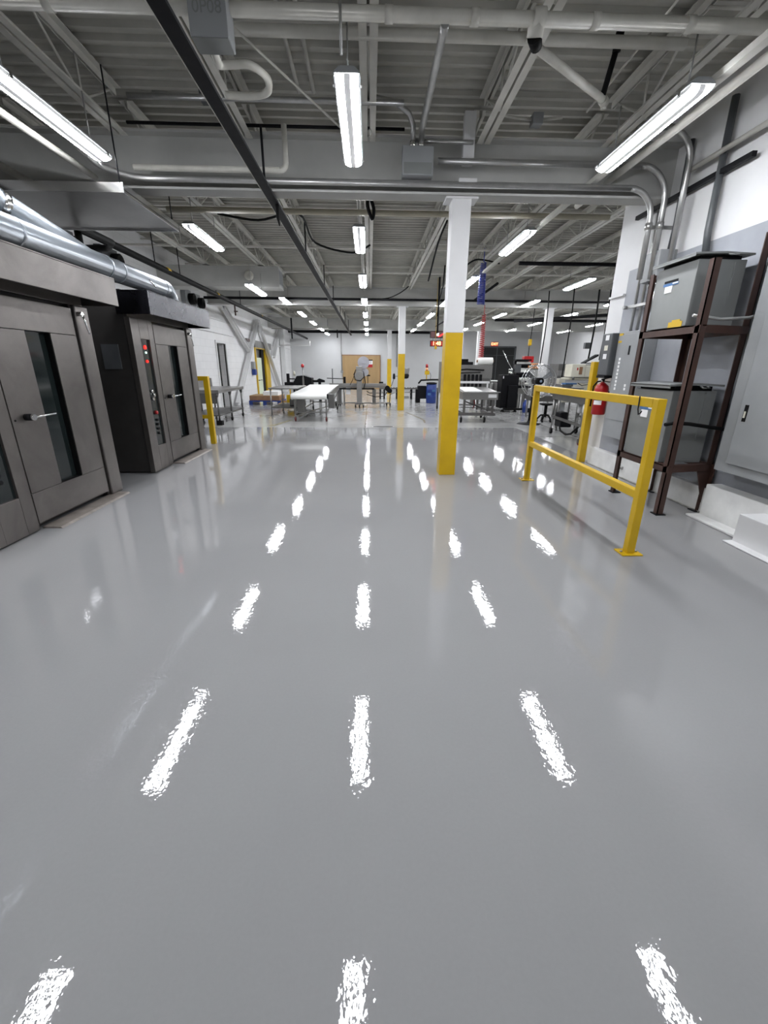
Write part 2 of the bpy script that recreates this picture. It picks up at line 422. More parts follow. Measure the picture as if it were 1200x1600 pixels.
def put_light(x, y, z, label, group):
    global first
    if first: o = LP; first = False
    else: o = dup(LP)
    o.location = (x, y, z); o['label'] = label; o['group'] = group
rows = [('centre row', -.135, 3.985, 8), ('row over the ovens', -2.33, 3.985, 8), ('row beside the electrical wall', 2.14, 3.985, 7)]
for nm, x, y, n in rows:
    for k in range(n):
        z = 3.01
        yy = y + 3.06 * k
        xx = x
        if nm.startswith('row over') and k == 2: z, yy = 2.78, 9.85
        put_light(xx, yy, z, f'{ordn[k] if not (k == n - 1) else "farthest"} lit strip light of the {nm}', nm)
    for k in (1,):
        o = dup(LP, (x, 1.33 - 3.06 * (k - 1), 3.01)); o['label'] = f'strip light of the {nm} ' + ('out of frame, glaring in the floor' if k == 1 else 'behind the viewer'); o['group'] = nm + ' overhead'
for k in range(6):
    put_light(4.52, 10.1 + 2.95 * k, 3.01, f'{ordn[k] if k < 5 else "farthest"} lit strip light of the row over the drum fan', 'row over the drum fan')
for i, (x, y) in enumerate(((6.8, 12.6), (6.8, 15.7), (6.8, 18.8), (6.8, 21.9))):
    put_light(x, y, 3.01, f'{["nearest", "second", "third", "farthest"][i]} lit strip light of the row past the white column', 'row past the white column')
for i, (x, y) in enumerate(((9.4, 16.0), (9.4, 19.0), (9.6, 22.4))):
    put_light(x, y, 3.01, f'{["nearest", "middle", "farthest"][i]} lit strip light of the row along the side wall', 'row along the side wall')

# ------------------------------------------------------------------ ceiling pipes and conduits
def pipe(name, pts, r, m, label, cat='pipe', n=10, group=None):
    p = MB(); p.tube(pts, r, n); return tag(obj(name, p, m), label, cat, group)
def arc(c, r, a0, a1, plane, n=8):
    out = []
    for k in range(n + 1):
        a = a0 + (a1 - a0) * k / n; u, v = r * math.cos(a), r * math.sin(a)
        out.append({'xz': (c[0] + u, c[1], c[2] + v), 'yz': (c[0], c[1] + u, c[2] + v), 'xy': (c[0] + u, c[1] + v, c[2])}[plane])
    return out
pm = MB(); pm.tube([(XL, 3.37, 3.29), (3.2, 3.37, 3.29)], .036, 12)
for xx in (-1.9, .1, .62, 1.36, 1.95): pm.tube([(xx, 3.37, 3.29), (xx + .05, 3.37, 3.29)], .041, 12)
tag(obj('sprinkler_pipe', pm, M['pipepaint']), 'thick cream sprinkler main crossing the top of the view', 'pipe')
pipe('roof_pipe', [(-.95, 3.76, 3.42), (2.2, 3.76, 3.42)], .034, M['pipepaint'], 'cream pipe running just behind the sprinkler main', 'pipe')
pipe('roof_conduit', [(-.95, 3.80, 3.50), (2.2, 3.70, 3.50)], .022, M['joist'], 'thinner painted conduit above the cream pipe', 'conduit')
pipe('cross_conduit', [(-2.0, 4.5, 3.40), (.3, 4.5, 3.40)], .022, M['conduit'], 'grey conduit crossing under the ribs before the beam', 'conduit')
pipe('deck_conduit', [(-.66, Y0, 3.745), (-.66, 5.1, 3.745)], .018, M['joist'], 'one of two slim conduits fixed to the roof deck by the flexible loop', 'conduit', 8, 'twin deck conduits')
pipe('deck_conduit', [(-.52, Y0, 3.745), (-.52, 5.1, 3.745)], .018, M['joist'], 'one of two slim conduits fixed to the roof deck by the flexible loop', 'conduit', 8, 'twin deck conduits')
pipe('beam_top_shadow', [(-2.3, 5.08, 3.47), (.35, 5.08, 3.47)], .014, M['blackmetal'], 'dark shadow line along the top of the nearest beam', 'pipe')  # thin black tube drawn in for the shadow line at the beam top
pipe('stub_strut', [(.44, 5.03, 3.36), (1.02, 5.03, 3.36)], .018, M['conduit'], 'short strut bar above the grey junction box', 'strut')
# conduits in front of the beam
pipe('beam_conduit', [(-2.47, -1, 3.06), (-2.47, 4.4, 3.06), (-2.47, 4.72, 3.02)] + arc((-2.14, 4.72, 3.02), .33, PI, PI / 2, 'xy') + [(2.66, 5.05, 3.02)] + arc((2.66, 5.05, 2.76), .26, PI / 2, 0, 'xz') + [(2.92, 5.05, 2.2)], .028, M['conduit'], 'galvanised conduit swept along the beam and bent down to the transformers', 'conduit', 12)
pipe('upper_conduit', [(.68, 5.02, 3.2), (2.72, 5.02, 3.2)] + arc((2.72, 5.02, 2.90), .30, PI / 2, 0, 'xz') + [(3.02, 5.02, 2.2)], .028, M['conduit'], 'second galvanised conduit leaving the junction box and bending down', 'conduit', 12)
pipe('rear_conduit', [(2.5, 4.8, 3.42), (2.78, 4.8, 3.42)] + arc((2.78, 4.8, 3.14), .28, PI / 2, 0, 'xz') + [(3.06, 4.8, 2.2)], .026, M['conduit'], 'third conduit curving down the wall behind the other two', 'conduit', 12)
pipe('return_pipe', [(-2.25, 4.98, 3.08), (-.86, 4.98, 3.08)] + arc((-.86, 4.98, 3.14), .06, -PI / 2, 0, 'xz', 4) + [(-.80, 4.98, 3.44)], .026, M['pipepaint'], 'cream pipe with an elbow rising in front of the beam', 'pipe', 12)
# junction box of the centre
t = thing('junction_box', 'grey metal junction box hung before the beam with conduits entering its top', 'junction box', (.475, 5.0, 3.055))
x = MB(); x.box(-.15, .15, -.06, .06, 0, .235); obj('body', x, M['panel'], t, .004)
x = MB(); x.box(-.135, .135, -.065, -.06, .01, .10); obj('cover', x, M['tx'], t)
for dx in (-.05, .03):
    x = MB(); x.cyl((dx, 0), .028, .235, .29, 12); obj('connector', x, M['shiny'], t)
pipe('drop_conduit', [(.505, 5.0, 3.34), (.505, 4.95, 3.42), (.47, 3.46, 3.27), (.465, 3.37, 3.26)], .027, M['conduit'], 'straight grey conduit dropping from the sprinkler main to the junction box', 'conduit', 12)
pipe('bent_conduit', [(.425, 5.0, 3.34), (.425, 4.98, 3.46), (.38, 4.94, 3.53), (.25, 4.88, 3.58), (.02, 4.8, 3.58), (-.2, 4.75, 3.58)], .024, M['conduit'], 'bent grey conduit curving into the top of the junction box', 'conduit', 12)
# pipes behind the beam
pipe('steam_pipe', [(-2.7, 6.05, 3.22), (3.2, 6.05, 3.22)], .034, M['pipeyellow'], 'upper yellowed pipe crossing behind the nearest beam', 'pipe', 12)
pipe('steam_pipe', [(-2.6, 6.5, 3.19), (3.2, 6.5, 3.19)], .036, M['pipeyellow'], 'lower yellowed pipe crossing behind the nearest beam', 'pipe', 12)
pipe('short_pipe', [(-2.9, 5.72, 3.12), (-1.1, 5.72, 3.12)], .03, M['pipeyellow'], 'short yellowed pipe ending left of the column behind the beam', 'pipe', 12)
pipe('black_main', [(XL, 13.35, 3.10), (7.4, 13.35, 3.10), (7.4, 13.35, 1.2)], .036, M['blackmetal'], 'black pipe crossing before the middle column and dropping beside the cream cabinet', 'pipe', 12)
pipe('black_main', [(XL, 26.4, 3.18), (4.6, 26.4, 3.18)], .07, M['blackmetal'], 'black pipe crossing high on the end wall', 'pipe', 12)
pipe('black_main', [(4.9, 17.9, 3.05), (XE, 17.9, 3.05)], .05, M['blackmetal'], 'black pipe crossing beyond the white column', 'pipe', 12)
pipe('wall_main', [(5.2, 16.4, 2.88), (XE - .2, 11.5, 2.88)], .05, M['blackmetal'], 'black pipe slanting overhead towards the side wall', 'pipe', 12)
pipe('gas_tube', [(2.9, 9.2, 3.2), (6.2, 9.2, 3.2)], .035, M['blackmetal'], 'dark pipe crossing high beside the near wall end', 'pipe', 12)
pipe('gas_tube', [(3.0, 11.0, 3.15), (-.1 + 3.3, 18, 3.15), (3.2, 23, 3.15)], .03, M['blackmetal'], 'dark pipe running away over the packaging tunnel', 'pipe', 12)
# right side pipes
pipe('fire_pipe', [(2.49, Y0, 3.125), (2.49, 5.9, 3.125)], .032, M['pipepaint'], 'cream pipe beside the nearest light of the electrical wall row', 'pipe', 12)
pipe('wall_pipe', [(3.10, Y0, 3.1), (3.10, 4.82, 3.1)], .022, M['pipepaint'], 'slim cream pipe along the top of the electrical wall', 'pipe', 12)
p = MB(); p.box(2.245, 2.305, Y0, 26, 3.056, 3.098)
tag(obj('strut_channel', p, M['joist']), 'long painted strut channel carrying the lights beside the electrical wall', 'channel')
p = MB(); p.box(-.165, -.105, 5.4, 26, 3.36, 3.39)
tag(obj('strut_channel', p, M['joist']), 'long painted strut channel above the centre row of lights', 'channel')
# black trolley rail with clips
t = thing('trolley_rail', 'long black channel rail running away overhead to the end wall', 'rail', (-1.0, 0, 2.93))
x = MB(); x.box(-.045, .045, Y0 + .3, 25.2, -.02, .0); obj('channel', x, M['blackmetal'], t)
x = MB(); x.box(-.052, -.045, Y0 + .3, 25.2, -.02, -.006); obj('edge_strip', x, M['pipepaint'], t)
for yy in (4.9, 7.7, 10.6, 13.1, 16, 19, 22, 24.9):
    x = MB(); x.tube([(0, yy, .03), (0, yy, .47)], .012, 6); obj('hanger_rod', x, M['blackmetal'], t)
p = MB(); p.tube([(-.98, 5.35, 2.95), (-.98, 5.37, 2.8), (-.965, 5.36, 2.72)], [.02, .018, .005], 8)
tag(obj('cable_plug', p, M['black']), 'black plug hanging from the overhead rail before the beam', 'plug')
# ceiling junction box with flexible loop
t = thing('overhead_box', 'grey lettered sheet-metal box fixed beside the overhead black rail', 'junction box', (-.925, 3.26, 3.10))
x = MB(); x.box(-.11, .11, 0, .15, 0, .22); obj('body', x, M['panel'], t, .004)
x = MB(); x.box(-.105, .105, .004, .146, -.004, 0); obj('bottom_cover', x, M['tx'], t)
text('lettering', '0P08', .085, M['tx'], t, (0, -.002, .13), (PI / 2, 0, 0), .0005)
pipe('stay_rod', [(-.97, 3.40, 3.34), (-.15, 4.62, 3.2)], .008, M['pipepaint'], 'thin diagonal stay rod left of the nearest centre light', 'rod', 8)
pipe('stay_rod', [(1.95, 2.85, 3.5), (1.92, 4.6, 3.42)], .008, M['pipepaint'], 'thin diagonal stay rod left of the nearest light by the electrical wall', 'rod', 8)
# sprinkler drop with black hanger
t = thing('sprinkler_drop', 'whitish pipe drop with black fitting and sprinkler head off the sprinkler main', 'pipe', (0, 0, 0))
x = MB(); x.tube([(1.03, 3.37, 3.29), (1.03, 3.40, 3.22)], .05, 12); x.tube([(1.0, 3.37, 3.29), (1.07, 3.37, 3.29)], .055, 12); obj('tee', x, M['pipepaint'], t)
x = MB(); x.tube([(1.03, 3.40, 3.23), (1.07, 3.47, 3.215)], [.045, .035], 12); obj('coupling', x, M['black'], t)
x = MB(); x.tube([(1.07, 3.47, 3.215), (1.80, 4.05, 3.245)], .026, 12); obj('drop_pipe', x, M['pipepaint'], t)
x = MB(); x.tube([(1.80, 4.05, 3.245), (1.84, 4.09, 3.24)], .034, 12); x.tube([(1.83, 4.08, 3.24), (1.83, 4.08, 3.2)], [.014, .022], 10); obj('sprinkler_head', x, M['pipepaint'], t)
x = MB(); x.tube([(1.79, 4.03, 3.26), (1.80, 3.92, 3.5)], .022, 8); x.tube([(1.80, 3.93, 3.46), (1.80, 3.91, 3.56)], .03, 8); obj('hanger', x, M['black'], t)
# pull chain hook by the light
t = thing('hanging_hook', 'white pull cord ending in an open hook beside the nearest centre light', 'cord', (.012, 4.5, 3.16))
x = MB(); x.tube([(0, 0, .06), (0, 0, .55)], .003, 6); obj('cord', x, M['pipepaint'], t)
x = MB(); x.tube([(0, 0, .06)] + [(.014 * math.sin(a), 0, .03 + .026 * math.cos(a)) for a in [k * PI / 8 for k in range(16)]], .004, 6); obj('hook', x, M['pipepaint'], t)
pipe('lamp_stem', [(-.165, 3.36, 3.09), (-.165, 3.33, 3.36)], .009, M['conduit'], 'slim conduit feeding the near end of the nearest centre light', 'conduit', 8)
# upper side box on the deck + black junction
t = thing('deck_box', 'small grey box in a conduit run under the deck beyond the column joist', 'junction box', (1.62, 5.03, 3.5))
x = MB(); x.box(-.05, .05, -.05, .05, 0, .09); obj('body', x, M['panel'], t, .004)
x = MB(); x.tube([(-.05, 0, .05), (-.2, 0, .06), (-.5, 0, .1)], .012, 8); x.tube([(.05, 0, .05), (.25, 0, .07)], .012, 8); obj('conduit', x, M['pipepaint'], t)
t = thing('deck_box', 'dark conduit box under the deck above the cream elbow pipe', 'junction box', (-1.45, 4.9, 3.55))
x = MB(); x.box(-.07, .07, -.05, .05, 0, .1); obj('body', x, M['darkgrey'], t, .004)
x = MB(); x.tube([(-.07, 0, .05), (-.5, 0, .07)], .012, 8); obj('conduit', x, M['conduit'], t)
# column head stub + white hanger plates at near beam
x = MB(); x.box(.93, 1.04, 5.06, 5.13, 3.2, 3.62); x.box(.9, 1.08, 5.03, 5.13, 3.03, 3.07)
struct('trim_3', x, M['white'], 'white steel bracket standing on the beam above the nearest column', 'bracket')
# boxed ducts at the side wall
for i, (yy, x1, z0, z1, lab) in enumerate(((10.6, -2.0, 2.95, 3.36, 'grey boxed duct crossing from the side wall above the second oven row light'), (21.2, -1.95, 2.98, 3.4, 'farther grey boxed duct near the end wall corner'))):
    t = thing('duct_box', lab, 'duct', (XL, yy, z0))
    x = MB(); x.box(0, x1 - XL, 0, .5, 0, z1 - z0); obj('casing', x, M['girder'], t)
    x = MB(); x.box(x1 - XL, x1 - XL + .004, .04, .46, .05, z1 - z0 - .05)
    for k in range(7): x.box(x1 - XL + .004, x1 - XL + .012, .06 + k * .055, .09 + k * .055, .07, z1 - z0 - .07)
    obj('grille', x, M['panel'], t)
    if i == 0:
        x = MB(); x.lathe([(.1, 0), (.1, -.03), (.07, -.05), (.03, -.03)], (2.0, 0, .22), 'y', 20); obj('round_damper', x, M['pipepaint'], t)
# cables
def cable(pts, r, lab, m=None, name='cable', cat='cable'):
    P = []
    for i in range(len(pts) - 1):
        for k in range(6):
            a = k / 6; p0 = Vector(pts[max(i - 1, 0)]); p1 = Vector(pts[i]); p2 = Vector(pts[i + 1]); p3 = Vector(pts[min(i + 2, len(pts) - 1)])
            P.append(.5 * ((2 * p1) + (p2 - p0) * a + (2 * p0 - 5 * p1 + 4 * p2 - p3) * a * a + (3 * p1 - p0 - 3 * p2 + p3) * a ** 3))
    P.append(Vector(pts[-1]))
    return pipe(name, P, r, m or M['black'], lab, cat, 6)
cable([(-.95, 3.36, 3.12), (-.97, 3.55, 3.14), (-1.0, 3.70, 3.2), (-.9, 3.73, 3.22), (-.80, 3.73, 3.22), (-.72, 3.86, 3.22), (-.75, 4.02, 3.22), (-.88, 4.08, 3.22), (-1.08, 4.08, 3.22)], .026, 'cream flexible conduit looping below the overhead grey box', M['pipepaint'], 'flexible_conduit', 'conduit')
cable([(-2.2, 7.3, 3.38), (-1.6, 7.2, 3.28), (-1.0, 7.1, 3.34), (-.9, 8.2, 3.25), (-.3, 8.6, 3.2), (.02, 8.5, 3.3)], .016, 'black cable sagging from the overhead rail to the centre lights')
cable([(.02, 12.6, 3.0), (.5, 12.7, 3.05), (.86, 12.9, 3.22), (1.1, 13.0, 3.4)], .014, 'black cable rising to the middle column')
cable([(1.05, 6.6, 3.15), (.98, 6.9, 2.95), (.95, 7.6, 2.6)], .014, 'black cable looped beside the nearest column head')
cable([(-.02, 6.3, 3.38), (.06, 6.35, 3.2), (.04, 6.4, 3.1), (-.02, 6.35, 3.25), (.05, 6.3, 3.38)], .022, 'coil of black cable bundled beside the second centre light')

# ------------------------------------------------------------------ ovens
def oven(y0, label, hoodmat, lit):
    t = thing('rack_oven', label, 'oven', (-2.69, y0, 0))
    x = MB(); x.box(-1.5, -.06, .012, 1.70, .015, 2.08); obj('body', x, M['ovendark'], t, .004)
    x = MB(); x.box(-.06, 0, 0, .18, .012, 1.80); x.box(-.06, 0, .395, .515, .012, 1.80); x.box(-.06, 0, .18, .395, .012, .315); x.box(-.06, 0, .18, .395, 1.58, 1.80); x.box(-.06, -.02, 0, 1.7, 1.80, 1.9)
    fp = obj('front_panel', x, M['oven'], t, .003)
    x = MB(); x.box(-.058, -.022, .18, .395, .315, 1.58); cp = obj('control_panel', x, M['glass'], t)
    for z, r, m in ((1.49, .022, 'led'), (1.43, .012, 'ledgreen'), (1.33, .015, 'led')):
        x = MB(); x.lathe([(r, -.022), (r, -.012), (r * .6, -.008)], (0, .29, z), 'x', 12); obj('indicator_light', x, M[m] if lit else M['red'], cp)
    for z in (.98, .935, .89):
        x = MB(); x.lathe([(.02, -.022), (.02, .0), (.012, .004)], (0, .27 if z != .935 else .31, z), 'x', 12); obj('switch', x, M['shiny'], cp)
    x = MB(); x.lathe([(.026, -.022), (.022, .004), (.016, .006)], (0, .29, .72), 'x', 14); obj('stop_button', x, M['red'], cp)
    for k in range(4):
        x = MB(); x.lathe([(.016, -.022), (.016, -.004)], (0, .29, .63 - .055 * k), 'x', 12); obj('push_button', x, M['blackmetal'], cp)
    # door
    x = MB()
    x.box(-.05, .004, .52, .868, .312, 1.536); x.box(-.05, .004, 1.15, 1.482, .312, 1.536)
    x.box(-.05, .004, .52, 1.482, .06, .308); x.box(-.05, .004, .52, 1.482, 1.54, 1.765)
    dr = obj('door', x, M['oven'], t, .002)
    x = MB(); x.box(-.055, -.046, .868, 1.15, .312, 1.536); obj('window', x, M['glass'], dr)
    x = MB(); x.box(-.045, -.002, 1.143, 1.15, .312, 1.536); x.box(-.045, -.002, .868, 1.15, .306, .312); obj('window_gasket', x, M['black'], dr)
    x = MB(); x.tube([(.004, .66, .895), (.05, .66, .895)], .026, 14); h = obj('handle', x, M['blackmetal'], dr)
    x = MB(); x.tube([(.05, .66, .895), (.075, .66, .895)], .024, 14); x.tube([(.063, .665, .895), (.068, .90, .90)], .009, 8); obj('handle_lever', x, M['shiny'], h)
    x = MB(); x.lathe([(.008, 0), (.008, .008)], (0, .55, .88), 'x', 10); obj('latch_hole', x, M['black'], dr)
    x = MB(); x.box(-.06, -.015, 1.484, 1.515, .02, 1.8); obj('door_gap', x, M['ovendark'], t)
    x = MB(); x.box(-.06, .018, 1.515, 1.71, .012, 1.80); jm = obj('jamb', x, M['oven'], t, .012, segs=3)
    x = MB(); x.tube([(.018, 1.55, 1.725), (.06, 1.55, 1.725)], .018, 10); x.tube([(.055, 1.55, 1.73), (.06, 1.6, 1.56)], .008, 8); obj('latch', x, M['shiny'], jm)
    x = MB(); x.prism([(-.02, 0), (.14, 0), (.12, .012), (-.02, .016)], 'y', .57, 1.62); obj('threshold_plate', x, M['placard'], t, label='worn steel threshold plate under the oven door')
    # canopy
    x = MB(); x.box(.255, .27, -.06, 1.80, 1.82, 2.05); x.box(-.1, .255, -.06, -.045, 1.82, 2.05); x.box(-.1, .255, 1.785, 1.80, 1.82, 2.05); x.box(-.1, .27, -.06, 1.80, 2.05, 2.062); x.box(-.1, .255, -.045, 1.785, 1.9, 1.91)
    obj('canopy', x, hoodmat, t, .003)
    x = MB(); x.box(-.37, -.18, -.004, .012, 1.24, 1.51); obj('rating_plate', x, M['darkgrey'], t)
    return t
oven(2.79, 'nearest stainless rack oven with a bright brushed canopy, cut off by the frame', M['oven'], False)
oven(5.27, 'farther stainless rack oven with a dark canopy and red lights on its control strip', M['hoodblue'], True)
# exhaust duct on the canopies
t = thing('exhaust_duct', 'galvanised round exhaust duct lying along the oven canopies with a branch', 'duct', (-2.58, 0, 2.19))
x = MB(); x.tube([(0, 1.2, 0), (0, 6.0, 0)] + arc((0, 6.0, -.14), .14, PI / 2, 0, 'yz', 6), .105, 20); pp = obj('main_pipe', x, M['galv'], t)
x = MB(); x.tube([(-.62, 2.7, .62), (-.32, 3.75, .33), (-.1, 4.35, .1), (0, 4.6, 0)], [.1, .1, .1, .09], 18); br = obj('branch_pipe', x, M['galv'], t)
for (a, b2) in (((-.36, 3.6, .37), (-.345, 3.65, .355)), ((-.26, 3.9, .27), (-.245, 3.95, .255))):
    x = MB(); x.tube([a, b2], .106, 18); obj('collar', x, M['shiny'], br)
for yy in (3.6, 4.72, 4.95, 5.9):
    x = MB(); x.tube([(0, yy, 0), (0, yy + .03, 0)], .109, 20); obj('collar', x, M['galv'], pp)
x = MB(); x.tube([(.09, 5.42, .02), (.14, 5.5, -.06)], .008, 8); obj('damper_lever', x, M['shiny'], pp)
# extract units on the wall behind the ovens
for i, (yy, zz, wd, lab) in enumerate(((7.35, 2.84, .3, 'small dark wall unit behind the black vertical pipe'), (8.35, 2.86, .5, 'dark wall unit with a round black intake past the black vertical pipe'), (11.75, 2.72, .36, 'first grey wall unit with round black intake above the dark oven canopy'), (12.35, 2.70, .36, 'second grey wall unit with round black intake above the dark oven canopy'))):
    t = thing('wall_extractor', lab, 'extractor', (XL, yy, zz))
    x = MB(); x.box(0, .12, 0, wd, 0, .36); obj('casing', x, M['darkgrey' if i < 2 else 'panel'], t, .005)
    x = MB(); x.lathe([(.13, .12), (.13, .24), (.1, .25), (.06, .2)], (0, wd * .7, .16), 'x', 20); obj('intake', x, M['black'], t)
# suspended sheet canopy
t = thing('overhead_canopy', 'shallow suspended stainless canopy hanging above the nearest oven', 'canopy', (-2.15, 4.5, 2.72))
x = MB(); x.box(-2.0, 0, 0, 1.15, .02, .026); obj('pan', x, M['steel'], t)
x = MB(); x.box(-2.0, 0, -.006, 0, 0, .075); x.box(-.006, 0, 0, 1.15, 0, .075); x.box(-2.0, 0, 1.144, 1.15, 0, .075); obj('rim', x, M['shiny'], t)
for (a, b2) in ((-.05, .05), (-.05, 1.1), (-1.9, .05), (-1.9, 1.1)):
    x = MB(); x.tube([(a, b2, .03), (a, b2, .9)], .006, 6); obj('hanger_rod', x, M['blackmetal'], t)
# black gas pipe along the side wall
t = thing('gas_pipe', 'long black gas pipe with yellow bands running above the ovens to the far corner', 'pipe', (-3.6, 0, 2.87))
x = MB(); x.tube([(0, Y0, .06), (0, 26.5, -.06)], .05, 12); gp = obj('main_pipe', x, M['black'], t)
x = MB(); x.tube([(.12, Y0, -.02), (.12, 6.7, -.02), (-.1, 7.0, -.02), (-.9, 7.05, -.02)], .042, 12); obj('second_pipe', x, M['black'], t)
for yy in (5.0, 8.6, 11.2, 15.5):
    x = MB(); x.tube([(0, yy, .05 - yy * .004), (0, yy + .12, .05 - yy * .004)], .05, 12); obj('yellow_band', x, M['yellow'], t)
x = MB(); x.tube([(.02, 6.15, .4), (.02, 6.15, -.35), (.06, 6.15, -.5), (.25, 6.15, -.55)], .04, 12); obj('drop_pipe', x, M['black'], t)
x = MB(); x.tube([(0, 12.6, 0), (0, 12.6, -.3)], .02, 8); x.cbox(.02, 12.6, -.2, .1, .02, .03); obj('valve', x, M['brown'], t)
for yy in (8.2, 9.2, 11.2, 13.2):
    x = MB(); x.tube([(0, yy, .03), (0, yy, .5)], .008, 6); obj('hanger_rod', x, M['blackmetal'], t)
pipe('side_pipe', [(-2.64, Y0, 3.0), (-2.64, 5.0, 3.0)], .026, M['pipepaint'], 'cream pipe passing under the joists beside the oven row light', 'pipe', 12)
pipe('side_pipe', [(-3.36, Y0, 3.0), (-3.36, 5.15, 3.0)], .032, M['pipepaint'], 'cream pipe above the ovens nearest the side wall', 'pipe', 12)
pm = MB(); pm.tube([(XL, 5.5, 3.32), (-3.1, 5.5, 3.32)], .085, 16)
for k in range(9): pm.tube([(-4.5 + k * .17, 5.5, 3.32), (-4.47 + k * .17, 5.5, 3.32)], .092, 16)
tag(obj('insulated_pipe', pm, M['pipeyellow']), 'thick lagged pipe crossing high above the nearest oven', 'pipe')

# ------------------------------------------------------------------ yellow guards
def rail_post(x, y, z, s=.075):
    m = MB(); m.box(x - s / 2, x + s / 2, y - s / 2, y + s / 2, 0, z); return m
t = thing('guard_rail', 'long yellow steel guard rail standing before the electrical gear', 'guard rail', (1.9, 0, 0))
S = .058
for yy in (2.79, 4.93):
    x = MB(); x.box(-S / 2, S / 2, yy - S / 2, yy + S / 2, .008, 1.10); p = obj('post', x, M['yellow'], t, .004)
    x = MB(); x.box(-.075, .075, yy - .06, yy + .06, 0, .01); bp = obj('base_plate', x, M['yellow'], p, .002)
    for a in (-.055, .055):
        k = MB(); k.lathe([(.009, .01), (.009, .018), (.005, .021)], (a, yy, 0), 'z', 8); obj('bolt', k, M['conduit'], p)
x = MB(); x.box(-S / 2, S / 2, 2.79 + S / 2, 4.93 - S / 2, 1.04, 1.10); obj('top_rail', x, M['yellow'], t, .004)
x = MB(); x.box(-.027, .027, 2.79 + S / 2, 4.93 - S / 2, .415, .47); obj('mid_rail', x, M['yellow'], t, .004)
x = MB(); x.tube([(-.034, 2.96, 1.106), (-.034, 2.955, 1.02), (-.034, 2.94, .985), (-.034, 2.92, .995), (-.034, 2.91, 1.01)], .004, 6)
tag(obj('wire_hook', x, M['blackmetal']), 'thin wire hook hung over the long guard rail', 'hook')
bpy.data.objects['wire_hook'].location = (1.9, 0, 0)
t = thing('guard_post', 'tall yellow post against the white wall end by the extinguisher', 'post', (3.07, 5.98, 0))
x = MB(); x.box(-.045, .045, -.045, .045, 0, 1.37); obj('tube', x, M['yellow'], t, .004)
t = thing('guard_rail', 'short yellow guard rail at the far side of the farther oven', 'guard rail', (-2.72, 7.46, 0))
x = MB(); x.box(-.04, .04, -.04, .04, 0, 1.12); obj('post', x, M['yellow'], t, .004)
x = MB(); x.box(-.5, -.04, -.035, .035, 1.05, 1.12); obj('top_rail', x, M['yellow'], t, .003)
x = MB(); x.box(-.5, -.04, -.03, .03, .43, .49); obj('mid_rail', x, M['yellow'], t, .003)

# ------------------------------------------------------------------ electrical gear
t = thing('equipment_rack', 'brown angle-iron rack holding the two grey transformers', 'rack', (0, 0, 0))
for (xx, yy, zt) in ((2.66, 3.62, 2.10), (2.66, 4.42, 2.12), (3.155, 3.72, 2.3), (3.155, 4.42, 2.3)):
    m = MB(); dx = 1 if xx < 3 else -1; dy = 1 if yy < 4 else -1
    m.box(xx, xx + dx * .008, yy, yy + dy * .055, .008, zt); m.box(xx, xx + dx * .055, yy, yy + dy * .008, .008, zt)
    p = obj('leg', m, M['brown'], t)
    m = MB(); m.cbox(xx + dx * .03, yy + dy * .03, .005, .09, .09, .01); obj('foot_plate', m, M['blackmetal'], p)
for z in (.43, 1.595):
    m = MB(); m.box(2.66, 2.668, 3.62, 4.42, z - .03, z + .03); m.box(2.66, 2.72, 3.62, 4.42, z + .022, z + .03); obj('rail', m, M['brown'], t)
    m = MB(); m.box(3.147, 3.155, 3.72, 4.42, z - .03, z + .03); obj('rail', m, M['brown'], t)
    for (ya, yb) in ((3.62, 3.72), (4.42, 4.42)):
        m = MB(); m.bar((2.66, ya, z), (3.155, yb, z), .008, .06); m.bar((2.66, ya + (.03 if ya < 4 else -.03), z + .026), (3.155, yb + (.03 if ya < 4 else -.03), z + .026), .06, .008); obj('rail', m, M['brown'], t)
m = MB(); m.prism([(3.155, .46), (3.155, .02), (3.02, .40), (3.02, .46)], 'y', 3.715, 3.725); m.box(3.145, 3.155, 3.68, 3.80, .02, .46); obj('gusset', m, M['brown'], t)
def transformer(y0, y1, x0, x1, z0, z1, lab, tagstyle):
    t = thing('transformer', lab, 'transformer', (x0, y0, z0)); W, D, H = y1 - y0, x1 - x0, z1 - z0
    m = MB(); m.box(0, D, 0, W, 0, H * .93); obj('enclosure', m, M['tx'], t, .004)
    m = MB(); m.box(.03, D - .03, .03, W - .03, H * .93, H * .985); obj('vent_gap', m, M['black'], t)
    m = MB(); m.prism([(-.05, H * .985), (D * .5, H * 1.0), (D + .04, H * .985), (D + .04, H * 1.01), (D * .5, H * 1.03), (-.05, H * 1.01)], 'y', -.02, W + .015); m.box(-.05, -.044, -.02, W + .015, H * .96, H * 1.0); ld = obj('lid', m, M['tx'], t, .002)
    m = MB(); m.tube([(D * .55, -.02, H * .99), (D * .55, -.06, H * .97), (D * .7, -.06, H * .97), (D * .7, -.02, H * .99)], .006, 6); obj('lifting_eye', m, M['tx'], ld)
    m = MB(); m.box(-.004, -.0005, W * .40, W * .74, H * .70, H * .735); obj('header_label', m, M['blackmetal'], t)
    m = MB(); m.box(-.004, -.0005, W * .38, W * .76, H * .655, H * .695); lb = obj('band_label', m, M['bluelabel'], t)
    m = MB(); m.box(-.0055, -.004, W * .38, W * .52, H * .672, H * .69); obj('label_wave', m, M['paper'], lb)
    m = MB(); m.box(-.005, -.0005, W * .52, W * .70, H * .55, H * .65); obj('paper_tag', m, M['paper'], t)
    if tagstyle:
        m = MB(); m.box(-.004, -.0005, W * .08, W * .42, .0, .045); m.box(-.004, -.0005, W * .14, W * .34, .045, .06); obj('warning_sticker', m, M['yellow'], t)
    m = MB(); m.box(D * .75, D * .78, -.006, 0, H * .3, H * .9); m.box(.04, D * .75, -.004, 0, H * .02, H * .04); obj('side_seam', m, M['tx'], t)
